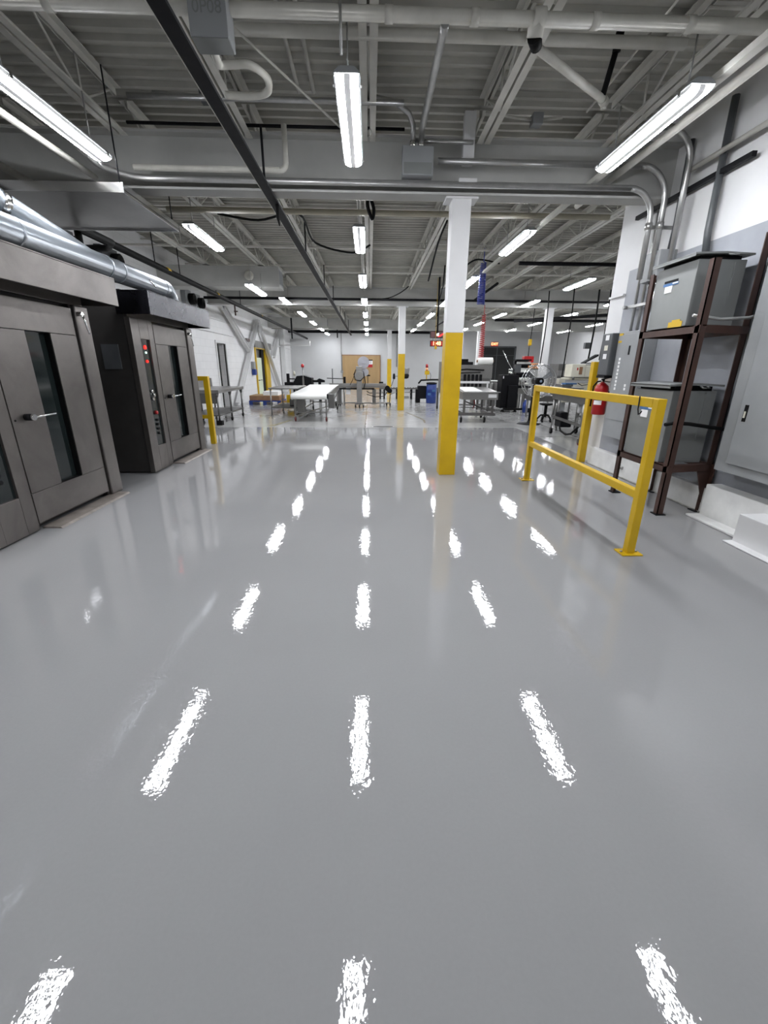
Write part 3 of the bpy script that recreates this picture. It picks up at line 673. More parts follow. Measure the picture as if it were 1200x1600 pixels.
transformer(3.82, 4.335, 2.675, 3.08, 1.632, 2.17, 'upper grey transformer with a yellow sticker on the brown rack', True)
transformer(3.79, 4.345, 2.68, 3.08, .462, 1.15, 'lower grey transformer with a raised lid on the brown rack', False)
pipe('rack_conduit', [(2.64, 3.70, 1.70), (2.7, 3.69, 1.695), (2.85, 3.66, 1.67), (3.05, 3.62, 1.68), (3.17, 3.55, 1.72)], .012, M['conduit'], 'thin grey conduit across the side of the upper transformer', 'conduit', 8)
pipe('rack_conduit', [(2.6, 3.69, .82), (2.68, 3.69, .835), (2.8, 3.66, .83), (3.16, 3.66, .78)], .016, M['black'], 'black conduit across the side of the lower transformer', 'conduit', 8)
# big wall cabinet
t = thing('electrical_cabinet', 'large grey wall cabinet with a black slotted latch, cut by the frame', 'cabinet', (3.0, 2.1, .46))
m = MB(); m.box(0, .195, 0, 1.42, 0, 1.75); obj('body', m, M['panel'], t, .006)
m = MB(); m.box(-.014, -.001, .1, 1.30, .08, 1.66); dr = obj('door', m, M['panel'], t, .004)
m = MB(); m.box(-.018, -.014, 1.22, 1.255, .43, .56); h = obj('latch', m, M['black'], dr, .014)
m = MB(); m.box(-.022, -.018, 1.23, 1.245, .46, .51); obj('latch_tongue', m, M['cream'], h)
# panelboard
t = thing('breaker_panel', 'tall grey breaker panel with a column of white labels beside the extinguisher', 'electrical panel', (3.05, 4.95, .46))
m = MB(); m.box(0, .147, 0, .54, 0, 1.24); obj('body', m, M['panel'], t, .005)
m = MB(); m.box(-.008, -.0005, .03, .51, .22, 1.21); dr = obj('door', m, M['panel'], t, .003)
for k in range(9):
    m = MB(); m.box(-.010, -.008, .40, .435, .92 - k * .043, .95 - k * .043); obj('label', m, M['paper'], dr)
for k in range(2):
    m = MB(); m.box(-.010, -.008, .19, .225, .62 - k * .04, .65 - k * .04); obj('label', m, M['paper'], dr)
m = MB(); m.box(-.012, -.008, .235, .265, .98, 1.08); obj('latch', m, M['blackmetal'], dr)
for z in (1.12, 1.2):
    m = MB(); m.box(-.010, -.0005, .44, .51, z, z + .025); obj('yellow_sticker', m, M['yellow'], t)
# disconnect box on the wall end
t = thing('disconnect_box', 'dark grey switch box with small stickers mounted on the white wall end', 'electrical box', (2.99, 5.52, 1.2))
m = MB(); m.box(0, .2, 0, .24, 0, .5); obj('body', m, M['darkgrey'], t, .012)
m = MB(); m.box(-.01, .19, .02, .22, -.03, 0); obj('bottom_cover', m, M['blackmetal'], t)
for z, mm in ((.42, 'paper'), (.30, 'cream'), (.2, 'paper')):
    m = MB(); m.box(-.003, -.0005, .07, .15, z, z + .06); obj('sticker', m, M[mm], t)
t = thing('pull_box', 'small square grey pull box on the wall above the breaker panel', 'junction box', (3.02, 4.92, 2.18))
m = MB(); m.box(0, .18, 0, .28, 0, .28); obj('body', m, M['panel'], t, .006)
for dy in (.06, .12, .18):
    m = MB(); m.tube([(.06, dy, 0), (.06, dy, -.06)], .018, 10); obj('connector', m, M['shiny'], t)
pipe('panel_conduit', [(3.08, 4.99, 2.12), (3.08, 5.0, 1.95), (3.09, 5.06, 1.85), (3.1, 5.1, 1.70)], .018, M['conduit'], 'short bent conduit from the pull box to the breaker panel', 'conduit', 8)
for i, (yy, zt) in enumerate(((5.46, 3.25), (5.33, 3.25))):
    pipe('wall_conduit', [(3.165, yy, 1.7), (3.165, yy, zt)], .016, M['conduit'], ['slim vertical wall conduit nearest the white wall end', 'slim vertical wall conduit beside its twin above the breaker panel'][i], 'conduit', 8)
pipe('cable_run', [(3.15, 4.98, 2.46), (3.15, 4.96, 2.7), (3.15, 4.97, 3.4)], .028, M['darkgrey'], 'dark bundle of cables climbing the wall above the pull box', 'cable', 8)
pipe('cable_run', [(3.14, 4.42, 2.3), (3.14, 4.45, 2.5), (3.14, 4.47, 3.5)], .03, M['darkgrey'], 'dark bundle of cables climbing the wall behind the upper transformer', 'cable', 8)
p = MB(); p.box(3.12, 3.16, 4.1, 5.7, 2.93, 2.97); tag(obj('wall_strut', p, M['blackmetal']), 'black strut channel fixed along the upper electrical wall', 'strut')
p = MB(); p.box(3.12, 3.16, 4.98, 5.62, 1.97, 2.0); p.tube([(3.12, 5.56, 1.985), (3.08, 5.56, 1.985)], .02, 8); tag(obj('wall_strut', p, M['conduit']), 'short strut clamping the slim wall conduits', 'strut')
p = MB()
for yy, xx in ((5.05, 2.92), (5.02, 3.02)): p.tube([(xx, yy, 2.66), (xx, yy, 2.72)], .036, 10)
p.box(2.9, 3.2, 5.06, 5.09, 2.675, 2.705); tag(obj('conduit_clamp', p, M['conduit']), 'clamp bracket holding the two bent conduits to the wall', 'clamp')
p = MB(); p.tube([(3.12, 4.95, .44)] + [(3.12, 5.02 + .12 * math.sin(a), .30 - .18 * (1 - math.cos(a)) / 2) for a in [k * PI / 8 for k in range(9)]], .02, 8)
tag(obj('bent_conduit', p, M['conduit']), 'bent conduit under the breaker panel behind the lower transformer', 'conduit')
# extinguisher
t = thing('fire_extinguisher', 'red fire extinguisher with white label hung on the white wall end', 'fire extinguisher', (3.07, 5.72, .70))
m = MB(); m.lathe([(.078, 0), (.085, .012), (.085, .33), (.075, .37), (.04, .40), (.022, .41)], n=24); obj('cylinder', m, M['red'], t)
m = MB(); m.tube([(0, 0, .41), (0, 0, .45)], .022, 12); v = obj('valve', m, M['shiny'], t)
m = MB(); m.bar((-.02, .0, .45), (.02, -.12, .475), .022, .012); m.bar((-.01, .0, .43), (.03, -.11, .42), .022, .01); obj('lever', m, M['blackmetal'], v)
m = MB(); m.tube([(0, .02, .43), (-.04, .06, .42), (-.075, .08, .36), (-.088, .06, .1)], .010, 8); obj('hose', m, M['black'], t)
m = MB(); n = 10; b = len(m.v)
for k in range(n + 1):
    a = PI + .15 + (k / n) * 1.2
    for z in (.13, .27): m.v.append((.0862 * math.cos(a), .0862 * math.sin(a), z))
for k in range(n): m.face((b + 2 * k, b + 2 * k + 2, b + 2 * k + 3, b + 2 * k + 1), 0, True)
lb = obj('label', m, M['paper'], t)
m = MB(); b = 0
for k in range(n + 1):
    a = PI + .15 + (k / n) * 1.2
    for z in (.185, .20): m.v.append((.0866 * math.cos(a), .0866 * math.sin(a), z))
for k in range(n): m.face((2 * k, 2 * k + 2, 2 * k + 3, 2 * k + 1), 0, True)
obj('label_band', m, M['blackmetal'], lb)
m = MB(); m.box(.06, .13, -.03, .03, .25, .3); obj('wall_hook', m, M['blackmetal'], t)
# ------------------------------------------------------------------ left side equipment
def caster(parent, x, y, wheel='black', r=.05, top=.16, name='caster'):
    m = MB(); m.tube([(x, y, r * 1.6), (x, y, top)], .014, 8); m.cbox(x, y, r * 1.75, .05, .06, .012)
    m.box(x - .026, x - .02, y - .03, y + .03, r * .7, r * 1.75); m.box(x + .02, x + .026, y - .03, y + .03, r * .7, r * 1.75)
    c = obj(name, m, M['steeldk'], parent)
    m = MB(); m.lathe([(r * .6, -.018), (r, -.014), (r, .014), (r * .6, .018)], (x, y, r), 'x', 14); obj('wheel', m, M[wheel], c)
    return c
t = thing('work_table', 'long stainless work table with backsplash and lower shelf by the side wall', 'table', (-3.78, 9.85, 0))
m = MB(); m.box(-.42, .42, 0, 1.98, .72, .775); m.box(-.42, .42, 0, 1.98, .70, .72); top = obj('tabletop', m, M['steel'], t, .006)
m = MB(); m.box(-.42, -.39, 0, 1.98, .775, .98); obj('backsplash', m, M['steel'], top)
m = MB(); m.box(-.40, .40, .03, 1.95, .20, .23); obj('shelf', m, M['steeldk'], t, .004)
for yy in (.06, .98, 1.92):
    for xx in (-.36, .36):
        m = MB(); m.tube([(xx, yy, .09), (xx, yy, .70)], .02, 10); m.tube([(xx, yy, .62), (xx, yy, .70)], [.025, .045], 10); lg = obj('leg', m, M['steeldk'], t)
        if yy > .5: caster(t, xx, yy, 'black', .045, .12)
        else:
            m = MB(); m.box(xx - .06, xx + .06, yy - .05, yy + .08, 0, .10); obj('foot_block', m, M['black'], lg)
m = MB(); m.box(-.36, .34, .03, .06, .48, .70); obj('drawer_front', m, M['steeldk'], t)

# diagonal braces of the side wall
for i, (a, b2, lab) in enumerate((((-4.5, 14.6, 2.98), (-4.5, 17.05, 1.85), 'upper white diagonal brace meeting the long brace before the open doorway'),
                                 ((-4.5, 15.0, .05), (-4.5, 18.7, 3.0), 'long white diagonal brace rising towards the green door'),
                                 ((-4.5, 18.8, 3.0), (-4.5, 22.6, .05), 'long white diagonal brace falling past the green door'),
                                 ((-4.5, 23.2, 3.1), (-4.5, 21.3, 1.7), 'short white brace joining the falling brace near the corner'))):
    m = MB(); p, q = Vector(a), Vector(b2); d = (q - p).normalized(); nrm = d.cross(Vector((1, 0, 0)))
    for s in (-1, 1): m.bar(p + nrm * s * .07, q + nrm * s * .07, .12, .012, up=nrm)
    m.bar(p, q, .014, .14, up=nrm)
    tag(obj('wall_brace', m, M['white']), lab, 'brace', None, 'structure')
m = MB(); m.box(-4.62, -4.4, 23.6, 23.8, 0, 3.4); struct('steel_column', m, M['white'], 'white wall column beside the braces near the far corner', 'column')
m = MB(); m.box(-4.62, -4.5, 16.85, 17.3, 2.15, 2.25); tag(obj('gusset_plate', m, M['brown']), 'dark bracket above the joint of the two long braces', 'bracket')
t = thing('wall_dispenser', 'small white and blue dispenser on the wall beside the green door', 'dispenser', (-4.65, 17.7, .95))
m = MB(); m.box(0, .12, 0, .28, .22, .5); obj('body', m, M['panel'], t, .01)
m = MB(); m.box(.01, .15, .03, .28, 0, .22); obj('blue_bin', m, M['blue'], t, .01)

# pallet with flat cartons
t = thing('pallet', 'blue plastic pallet on the floor before the green door', 'pallet', (-4.2, 15.3, 0))
m = MB(); m.box(0, 1.1, 0, 1.0, .11, .15); dk = obj('deck', m, M['blue'], t, .005)
for xx in (0, .48, .98):
    m = MB(); m.box(xx, xx + .12, 0, 1.0, 0, .11); obj('runner', m, M['blue'], t)
t = thing('flat_carton_stack', 'brown flattened cartons bundled on the blue pallet', 'cartons', (-4.18, 15.32, .15))
m = MB(); m.box(0, 1.04, 0, .95, 0, .15); obj('body', m, M['card'], t, .01)
m = MB(); m.box(.0, 1.02, .02, .95, .15, .165); obj('top_sheet', m, M['ply'], t)
m = MB(); m.box(-3.72, -3.2, 15.4, 16.1, .316, .45); tag(obj('paper_ream', m, M['paper'], None, .006), 'white stack of sheets on the brown cartons', 'paper')
m = MB(); m.box(-.12, .12, -.2, .2, 0, .08); t = thing('carton', 'small crushed tan carton on the floor at the edge of the pallet', 'box', (-3.0, 15.1, .0)); obj('body', m, M['ply'], t, .008)
m = MB(); m.box(-.1, .1, .2, .22, 0, .16); obj('flap', m, M['ply'], t)
t = thing('pallet_jack', 'yellow pallet jack standing under the steel table behind the belt conveyor', 'pallet jack', (-2.55, 14.2, 0))
m = MB(); m.box(-.12, .12, -.1, .1, .1, .42); obj('pump', m, M['yellow'], t, .02)
m = MB(); m.tube([(0, 0, .42), (-.02, .05, .70)], .02, 8); obj('handle', m, M['yellow'], t)
for xx in (-.16, .16):
    m = MB(); m.box(xx - .06, xx + .06, .1, 1.1, .06, .1); obj('fork', m, M['yellow'], t)
m = MB(); m.lathe([(.1, -.04), (.1, .04)], (.14, -.05, .1), 'x', 14); obj('wheel', m, M['black'], t)

# steel table behind belt conveyor
t = thing('work_table', 'stainless table with lower shelf standing behind the white belt conveyor', 'table', (-2.36, 11.85, 0))
m = MB(); m.box(-.36, .42, 0, 1.7, .70, .735); obj('tabletop', m, M['steel'], t, .005)
m = MB(); m.box(-.33, .40, .03, 1.66, .2, .225); obj('shelf', m, M['steeldk'], t)
for xx in (-.31, .37):
    for yy in (.05, 1.62):
        m = MB(); m.tube([(xx, yy, 0), (xx, yy, .70)], .019, 10); m.tube([(xx, yy, 0), (xx, yy, .03)], .03, 10); obj('leg', m, M['steel'], t)
m = MB(); m.box(-2.25, -1.95, 12.3, 12.8, .226, .42); tag(obj('grey_tote', m, M['steeldk'], None, .02), 'dull grey tote on the shelf of the table behind the belt conveyor', 'tote')

# white belt conveyor
t = thing('belt_conveyor', 'wheeled conveyor with a broad white belt and red front casters', 'conveyor', (-1.44, 10.55, 0), -.02)
L = 3.2; zf = lambda y: .60 + .095 * y / L
m = MB(); pr = []
W0, W1 = -.45, .41
prof = [(0 + .065 * math.cos(a), zf(0) + .065 * math.sin(a)) for a in [PI / 2 + k * PI / 8 for k in range(9)]] + [(L + .04 * math.cos(a), zf(L) + .02 + .04 * math.sin(a)) for a in [-PI / 2 + k * PI / 8 for k in range(9)]]
b = len(m.v)
for (yy, zz) in prof: m.v += [(W0, yy, zz), (W1, yy, zz)]
n = len(prof)
for i in range(n): j = (i + 1) % n; m.face((b + 2 * i, b + 2 * i + 1, b + 2 * j + 1, b + 2 * j), 0, True)
m.face([b + 2 * i for i in range(n)]); m.face([b + 2 * i + 1 for i in range(n)][::-1])
obj('belt', m, M['belt'], t)
for xx in (W0 - .02, W1 + .005):
    m = MB(); m.prism([(.1, zf(.1) - .1), (L, zf(L) - .08), (L, zf(L) + .065), (.1, zf(.1) + .05)], 'x', xx, xx + .015); obj('side_frame', m, M['steel'], t)
for xx in (W0 + .06, W1 - .04):
    for yy in (.12, L - .1):
        m = MB(); m.box(xx - .018, xx + .018, yy - .018, yy + .018, .12, zf(yy) - .06); obj('leg', m, M['steel'], t)
        caster(t, xx, yy, 'redwheel' if yy < 1 else 'black', .055, .14)
for a, b2 in (((W0 + .06, .12, .22), (W1 - .04, .12, .22)), ((W0 + .06, L - .1, .24), (W1 - .04, L - .1, .24)), ((W0 + .06, .12, .2), (W0 + .06, L - .1, .22)), ((W1 - .04, .12, .2), (W1 - .04, L - .1, .5)), ((W0 + .06, .3, .12), (W1 - .04, 2.4, .24))):
    m = MB(); m.bar(a, b2, .03, .03); obj('brace', m, M['steel'], t)
m = MB(); m.box(W1 + .02, W1 + .17, .02, .17, .33, .66); obj('gear_motor', m, M['steeldk'], t, .01)
m = MB(); m.box(W1 - .02, W1 + .03, .0, .1, .55, .66); obj('drive_cover', m, M['blackmetal'], t)
m = MB(); m.box(W0 + .12, W0 + .3, .1, .22, .22, .56); obj('control_box', m, M['steeldk'], t, .008)

# dark machine with red beacon
t = thing('cutting_machine', 'dark machine with a red beacon on a pole behind the steel table', 'machine', (-2.5, 16.5, 0))
m = MB(); m.prism([(-.35, .3), (.35, .3), (.35, .88), (.05, .97), (-.2, .95), (-.35, .7)], 'y', 0, .6); obj('body', m, M['blackmetal'], t, .01)
m = MB(); m.box(-.3, -.24, .05, .12, 0, .3); m.box(.24, .3, .05, .12, 0, .3); obj('stand', m, M['steeldk'], t)
m = MB(); m.box(.35, .8, .2, .4, .72, .80); m.prism([(.5, .80), (.78, .80), (.6, .86)], 'y', .22, .38); m.box(.56, .66, .25, .35, 0, .72); obj('feed_arm', m, M['blackmetal'], t)
m = MB(); m.box(-.68, -.35, .1, .5, .55, .72); m.box(-.6, -.5, .15, .25, .72, 1.03); m.box(-.6, -.3, .18, .22, .82, .86); obj('side_arm', m, M['blackmetal'], t)
m = MB(); m.tube([(.04, .0, .6), (.04, .0, 1.27)], .016, 8); m.box(.01, .07, -.02, .02, .55, .9); po = obj('beacon_pole', m, M['steel'], t)
m = MB(); m.lathe([(.05, 1.25), (.06, 1.30), (.05, 1.35), (.02, 1.37)], (.04, 0, 0), 'z', 14); obj('beacon', m, M['red'], po)
m = MB(); m.lathe([(.04, .95), (.04, 1.08), (.015, 1.12)], (-.33, .3, 0), 'z', 12); obj('bottle', m, M['cream'], t)

# labelling line before the plywood
t = thing('labelling_machine', 'stainless pillar labeller with clear reels and looping hoses before the plywood', 'machine', (-.34, 14.5, 0))
m = MB(); m.box(-.085, .085, -.07, .07, .14, .96); obj('pillar', m, M['steel'], t, .006)
m = MB(); m.tube([(0, 0, .2), (0, 0, .2)] if False else [(0, -.12, 1.0), (0, .1, 1.0)], .15, 20); m.box(-.1, .1, -.1, .1, 1.0, 1.30); obj('head', m, M['steel'], t, .01)
m = MB(); m.lathe([(.19, 0), (.19, .02)], (.14, .12, 1.42), 'y', 24); m.lathe([(.03, -.05), (.03, .0)], (.14, .12, 1.42), 'y', 12); obj('upper_reel', m, M['clear'], t)
m = MB(); m.lathe([(.13, 0), (.13, .02)], (.18, .14, 1.12), 'y', 24); obj('lower_reel', m, M['clear'], t)
m = MB(); m.tube([(-.1, -.1, 1.2), (-.17, -.12, 1.05), (-.13, -.14, .88), (.05, -.14, .86), (.16, -.12, .98), (.14, -.1, 1.15)], .012, 8); m.tube([(-.12, -.08, 1.15), (-.2, -.1, .9), (-.3, -.05, .72)], .009, 6); m.tube([(.15, -.1, 1.1), (.2, -.1, .8), (.14, -.1, .6)], .014, 8); obj('hose', m, M['black'], t)
m = MB(); m.box(-.14, .14, -.12, .12, .11, .15); obj('base', m, M['steeldk'], t)
for xx, yy in ((-.13, -.1), (.13, -.1), (0, .14), (0, -.16)): caster(t, xx, yy, 'black', .05, .12)
t = thing('conveyor_table', 'low wheeled conveyor table with motor crossing behind the pillar labeller', 'conveyor', (-.4, 15.0, 0))
m = MB(); m.box(-.95, .95, -.14, .14, .62, .72); m.box(-.95, .95, -.17, -.14, .66, .76); bd = obj('bed', m, M['steel'], t, .005)
m = MB(); m.box(-1.3, .55, -.16, .16, .56, .60); obj('lower_frame', m, M['blackmetal'], t)
for xx in (-.62, .55):
    m = MB(); m.box(xx - .06, xx + .06, -.06, .06, .06, .58); obj('leg', m, M['steeldk'], t, .004)
    m = MB(); m.box(xx - .1, xx + .1, -.1, .1, .07, .11); obj('foot', m, M['steel'], t)
m = MB(); m.box(-.5, 1.1, -.03, .03, .09, .13); obj('stretcher', m, M['steel'], t)
for xx in (-.75, -.6, .98, 1.1): caster(t, xx, -.05, 'black', .055, .13)
m = MB(); m.tube([(1.08, 0, .12), (1.1, 0, .40), (1.25, 0, .44), (.4, 0, .44), (.3, 0, .50)], .014, 8); obj('tube_frame', m, M['blackmetal'], t)
m = MB(); m.tube([(1.0, -.24, .6), (1.0, .1, .6)], .09, 14); m.tube([(1.08, -.2, .52), (1.08, .1, .52)], .08, 14); obj('motor', m, M['black'], t)
m = MB(); m.tube([(.3, -.05, .40), (.6, -.1, .32), (.9, -.1, .34), (1.0, -.1, .5)], .012, 8); obj('cable', m, M['black'], t)
m = MB(); m.tube([(.2, -.02, .72), (.2, -.02, 1.0)], .01, 6); m.tube([(.34, -.02, .72), (.34, -.02, 1.0)], .01, 6); m.box(.12, .42, -.06, .02, .99, 1.03); obj('sensor_bracket', m, M['blackmetal'], t)
m = MB(); m.box(-.4, -.25, -.12, .0, .4, .66); obj('control_box', m, M['white'], t)
m = MB(); m.box(.72, .86, -.05, .05, .76, .81); obj('guide_block', m, M['black'], t)
t = thing('measuring_stand', 'thin upright pole with cross arm on a small table left of the labeller', 'stand', (-1.3, 15.6, 0))
m = MB(); m.tube([(0, 0, .7), (0, 0, 1.22)], .018, 8); obj('pole', m, M['darkgrey'], t)
m = MB(); m.tube([(-.2, 0, .90), (.42, 0, .88)], .014, 8); m.box(.38, .46, -.03, .03, .72, .95); obj('cross_arm', m, M['blackmetal'], t)
m = MB(); m.box(-.3, .45, -.25, .25, .62, .68); obj('table_plate', m, M['steel'], t)
for xx in (-.25, .4):
    m = MB(); m.tube([(xx, 0, 0), (xx, 0, .62)], .025, 8); obj('leg', m, M['steel'], t)
m = MB(); m.cbox(.05, -.1, .06, .35, .22, .12); obj('floor_motor', m, M['black'], t, .02)

# plywood sheet and sign
t = thing('plywood_panel', 'large brown plywood sheet covering an opening in the end wall', 'panel', (-.49, YF - .04, 0))
m = MB(); m.box(-1.12, 1.12, -.02, .02, 0, 1.93); obj('sheet', m, M['ply'], t)
m = MB(); m.prism([(-1.15, 1.91), (1.10, 1.91), (1.10, 0), (1.15, 0), (1.15, 1.96), (-1.15, 1.96)], 'y', -.03, -.0205); obj('frame', m, M['card'], t)
t = thing('notice_sign', 'white notice with black header and red foot fixed on the plywood', 'sign', (.04, YF - .075, 1.26))
m = MB(); m.box(-.14, .14, -.006, 0, .17, .37); obj('sheet', m, M['paper'], t)
m = MB(); m.box(-.14, .14, -.008, 0, .37, .43); obj('header', m, M['blackmetal'], t)
m = MB(); m.box(-.13, .13, -.008, 0, 0, .17); obj('red_foot', m, M['red'], t)
for z in (.32, .27, .22):
    m = MB(); m.box(-.09, .09, -.008, -.006, z, z + .018); obj('print_line', m, M['darkgrey'], t)
pipe('outlet_conduit', [(-1.66, YF - .03, 1.05), (-1.66, YF - .03, 3.3)], .022, M['conduit'], 'thin grey conduit dropping down the end wall beside the plywood', 'conduit', 8)
m = MB(); m.box(-1.74, -1.58, YF - .07, YF - .01, .93, 1.07); tag(obj('outlet_box', m, M['panel']), 'small outlet box at the foot of the conduit beside the plywood', 'outlet box')
pipe('outlet_conduit', [(1.62, YF - .03, 1.3), (1.62, YF - .03, 3.3)], .025, M['conduit'], 'thin grey conduit on the end wall between the two farther columns', 'conduit', 8)
for i, (px, py, z0, lab) in enumerate(((-3.45, 20.5, 2.45, 'thick black hanger dropping from the roof near the far corner'), (-1.72, 24.6, 2.75, 'thin black hanger beside the farthest oven row light'))):
    m = MB(); m.box(px - .03, px + .03, py - .03, py + .03, z0, 3.3); tag(obj('black_hanger', m, M['blackmetal']), lab, 'hanger')
pipe('wall_bracket', [(-4.6, 23.3, 2.3), (-3.0, 23.0, 2.3), (-3.0, 23.0, 2.5)], .025, M['white'], 'white bracket arm reaching out of the far corner', 'bracket', 8)

# roller conveyor
t = thing('roller_conveyor', 'long low grey skate-wheel conveyor crossing before the end wall', 'conveyor', (0, 18.75, 0))
for dy in (-.2, .2):
    m = MB(); m.box(.42, 3.3, dy - .015, dy + .015, .40, .46); obj('side_rail', m, M['steeldk'], t)
for k in range(24):
    m = MB(); m.tube([(.5 + k * .12, -.19, .44), (.5 + k * .12, .19, .44)], .024, 8); obj('roller', m, M['conduit'], t)
for xx in (.45, .62, 1.16, 1.78, 2.5, 3.2):
    m = MB()
    for dy in (-.18, .18): m.box(xx - .03, xx + .03, dy - .02, dy + .02, 0, .42)
    m.box(xx - .02, xx + .02, -.18, .18, .1, .13); obj('leg', m, M['blackmetal'], t)
m = MB(); m.box(.42, 3.3, -.02, .02, .25, .29)
for k in range(12): m.bar((.45 + k * .24, 0, .29), (.57 + k * .24, 0, .41), .012, .012); m.bar((.57 + k * .24, 0, .41), (.69 + k * .24, 0, .29), .012, .012)
obj('lattice_frame', m, M['conduit'], t)
# mixer head behind the middle column
t = thing('dough_mixer', 'grey mixer head on a post showing behind the middle column', 'mixer', (1.5, 19.6, 0))
m = MB(); m.prism([(-.06, 1.0), (.22, 1.0), (.26, 1.25), (-.06, 1.25)], 'y', -.15, .15); obj('head', m, M['steel'], t, .02)
m = MB(); m.lathe([(.06, .80), (.13, .84), (.15, .95), (.12, 1.0)], (.1, 0, 0), 'z', 16); obj('bowl_guard', m, M['blackmetal'], t)
m = MB(); m.box(-.1, .02, -.08, .08, 0, 1.0); m.box(-.2, .25, -.2, .2, 0, .06); obj('post', m, M['panel'], t)
m = MB(); m.lathe([(.05, .78), (.06, .85), (.05, .98), (.02, 1.02)], (-.42, 0, 0), 'z', 12); m.bar((-.42, 0, .8), (-.55, -.1, .47), .02, .02); m.bar((-.42, 0, .9), (-.1, 0, .9), .02, .02); obj('side_arm', m, M['blackmetal'], t)

# ------------------------------------------------------------------ centre-right machines
m = MB(); m.lathe([(.185, 0), (.19, .02), (.19, .22), (.2, .24), (.19, .26), (.19, .47), (.2, .49), (.19, .51), (.19, .66), (.17, .70)], (0, 0, 0), 'z', 24)
t = thing('blue_drum', 'blue wrapped plastic drum behind the nearest column', 'drum', (2.32, 16.45, 0)); obj('shell', m, M['blue'], t)
m = MB(); m.box(-.16, -.05, -.2, -.185, .3, .38); m.box(.0, .12, -.21, -.19, .42, .5); obj('white_label', m, M['bluelabel'], t)
m = MB(); m.lathe([(.2, .69), (.2, .74), (.1, .76)], n=20); obj('lid', m, M['blackmetal'], t)
t = thing('pump_unit', 'black pump stand with orange stack light beside the blue drum', 'pump', (2.05, 16.7, 0))
m = MB(); m.box(-.22, .1, -.15, .2, .15, .62); m.box(-.3, -.12, -.1, .1, 0, .5); obj('body', m, M['blackmetal'], t, .02)
m = MB(); m.tube([(-.2, 0, .7), (-.1, 0, .82), (.3, 0, .84), (.6, 0, .84)], .03, 8); obj('hose', m, M['black'], t)
m = MB(); m.tube([(.1, 0, .8), (.1, 0, 1.1)], .02, 8); m.box(.03, .2, -.04, .04, 1.02, 1.16); po = obj('pole', m, M['yellow'], t)
m = MB(); m.lathe([(.045, 1.16), (.045, 1.26)], (.1, 0, 0), 'z', 12); obj('lower_lamp', m, M['orange'], po)
m = MB(); m.lathe([(.045, 1.27), (.045, 1.38), (.02, 1.40)], (.1, 0, 0), 'z', 12); obj('upper_lamp', m, M['red'], po)
m = MB(); m.tube([(.22, 0, 1.1), (.26, 0, 1.0), (.25, 0, .82)], .008, 6); obj('cable', m, M['black'], t)

t = thing('packaging_tunnel', 'large stainless packaging tunnel behind the nearest column', 'machine', (1.98, 12.6, 0))
m = MB(); m.box(0, .34, 0, .1, .62, 1.44); m.prism([(0, .62), (.34, .62), (.34, .52), (.12, .52)], 'y', 0, .1); obj('end_panel', m, M['steel'], t, .006)
for xx in (.06, .16):
    x = MB(); x.box(xx, xx + .02, -.02, 0, 1.38, 1.47); obj('lug', x, M['blackmetal'], t)
m = MB(); m.box(.3, 1.55, .1, 1.5, .98, 1.36); bd = obj('body', m, M['steel'], t, .008)
m = MB(); m.box(.35, 1.5, .06, 1.4, .62, .98); obj('lower_box', m, M['steeldk'], t)
for k in range(5):
    m = MB(); m.box(.72 + k * .115, .79 + k * .115, .04, .06, .68, 1.10); obj('curtain_strip', m, M['blackmetal'], t)
m = MB(); m.box(.4, 1.0, .2, 1.2, 1.36, 1.44); m.box(.5, .9, .4, .9, 1.44, 1.52); obj('top_deck', m, M['blackmetal'], t)
m = MB(); m.tube([(.4, .08, 1.2), (.8, .06, 1.24), (1.3, .06, 1.22)], .018, 8); m.tube([(.5, .07, 1.13), (1.2, .07, 1.16)], .012, 8); obj('cable_run', m, M['black'], t)
for xx in (.2, 1.5):
    for yy in (.12, 1.4):
        m = MB(); m.box(xx - .03, xx + .03, yy - .03, yy + .03, .1, .64); obj('leg', m, M['steeldk'], t)
        caster(t, xx, yy, 'black', .06, .14)
m = MB(); m.bar((.05, .02, .4), (.6, .02, .18), .03, .03); m.bar((.2, .1, .25), (1.5, .1, .25), .04, .04); obj('brace', m, M['steel'], t)
t = thing('film_roll', 'white rolled film lying on top of the packaging tunnel', 'roll', (3.30, 12.76, 1.362))
m = MB(); m.tube([(-.2, 0, .1), (.22, 0, .1)], .1, 18); obj('film', m, M['belt'], t)
m = MB(); m.tube([(-.23, 0, .1), (-.2, 0, .1)], .035, 12); m.tube([(.22, 0, .1), (.25, 0, .1)], .035, 12); obj('core', m, M['card'], t)
m = MB(); m.box(2.36, 3.22, 11.75, 11.8, .885, .94); m.box(2.38, 2.42, 11.76, 11.79, .0, .885); m.box(3.15, 3.19, 11.76, 11.79, .0, .885)
tag(obj('guide_bar', m, M['white']), 'white horizontal guard bar across the mouth of the packaging tunnel', 'bar')
t = thing('infeed_conveyor', 'low stainless infeed conveyor cart on casters before the packaging tunnel', 'conveyor', (2.24, 10.45, 0))
m = MB(); m.box(0, .86, 0, 1.2, .55, .73); m.prism([(0, .73), (1.2, .80), (1.2, .73)], 'x', .0, .86); bd = obj('bed', m, M['steel'], t, .005)
m = MB(); m.prism([(.1, .742), (1.1, .802), (1.1, .798), (.1, .736)], 'x', .06, .5); obj('belt', m, M['belt'], t)
m = MB(); m.box(.62, .82, -.006, 0, .60, .68); obj('maker_plate', m, M['paper'], t)
m = MB(); m.box(-.03, .9, -.03, 1.2, .72, .735); obj('rim', m, M['shiny'], t)
for xx in (.06, .76):
    for yy in (.06, 1.1):
        m = MB(); m.box(xx - .025, xx + .025, yy - .025, yy + .025, .2, .56); obj('leg', m, M['steeldk'], t)
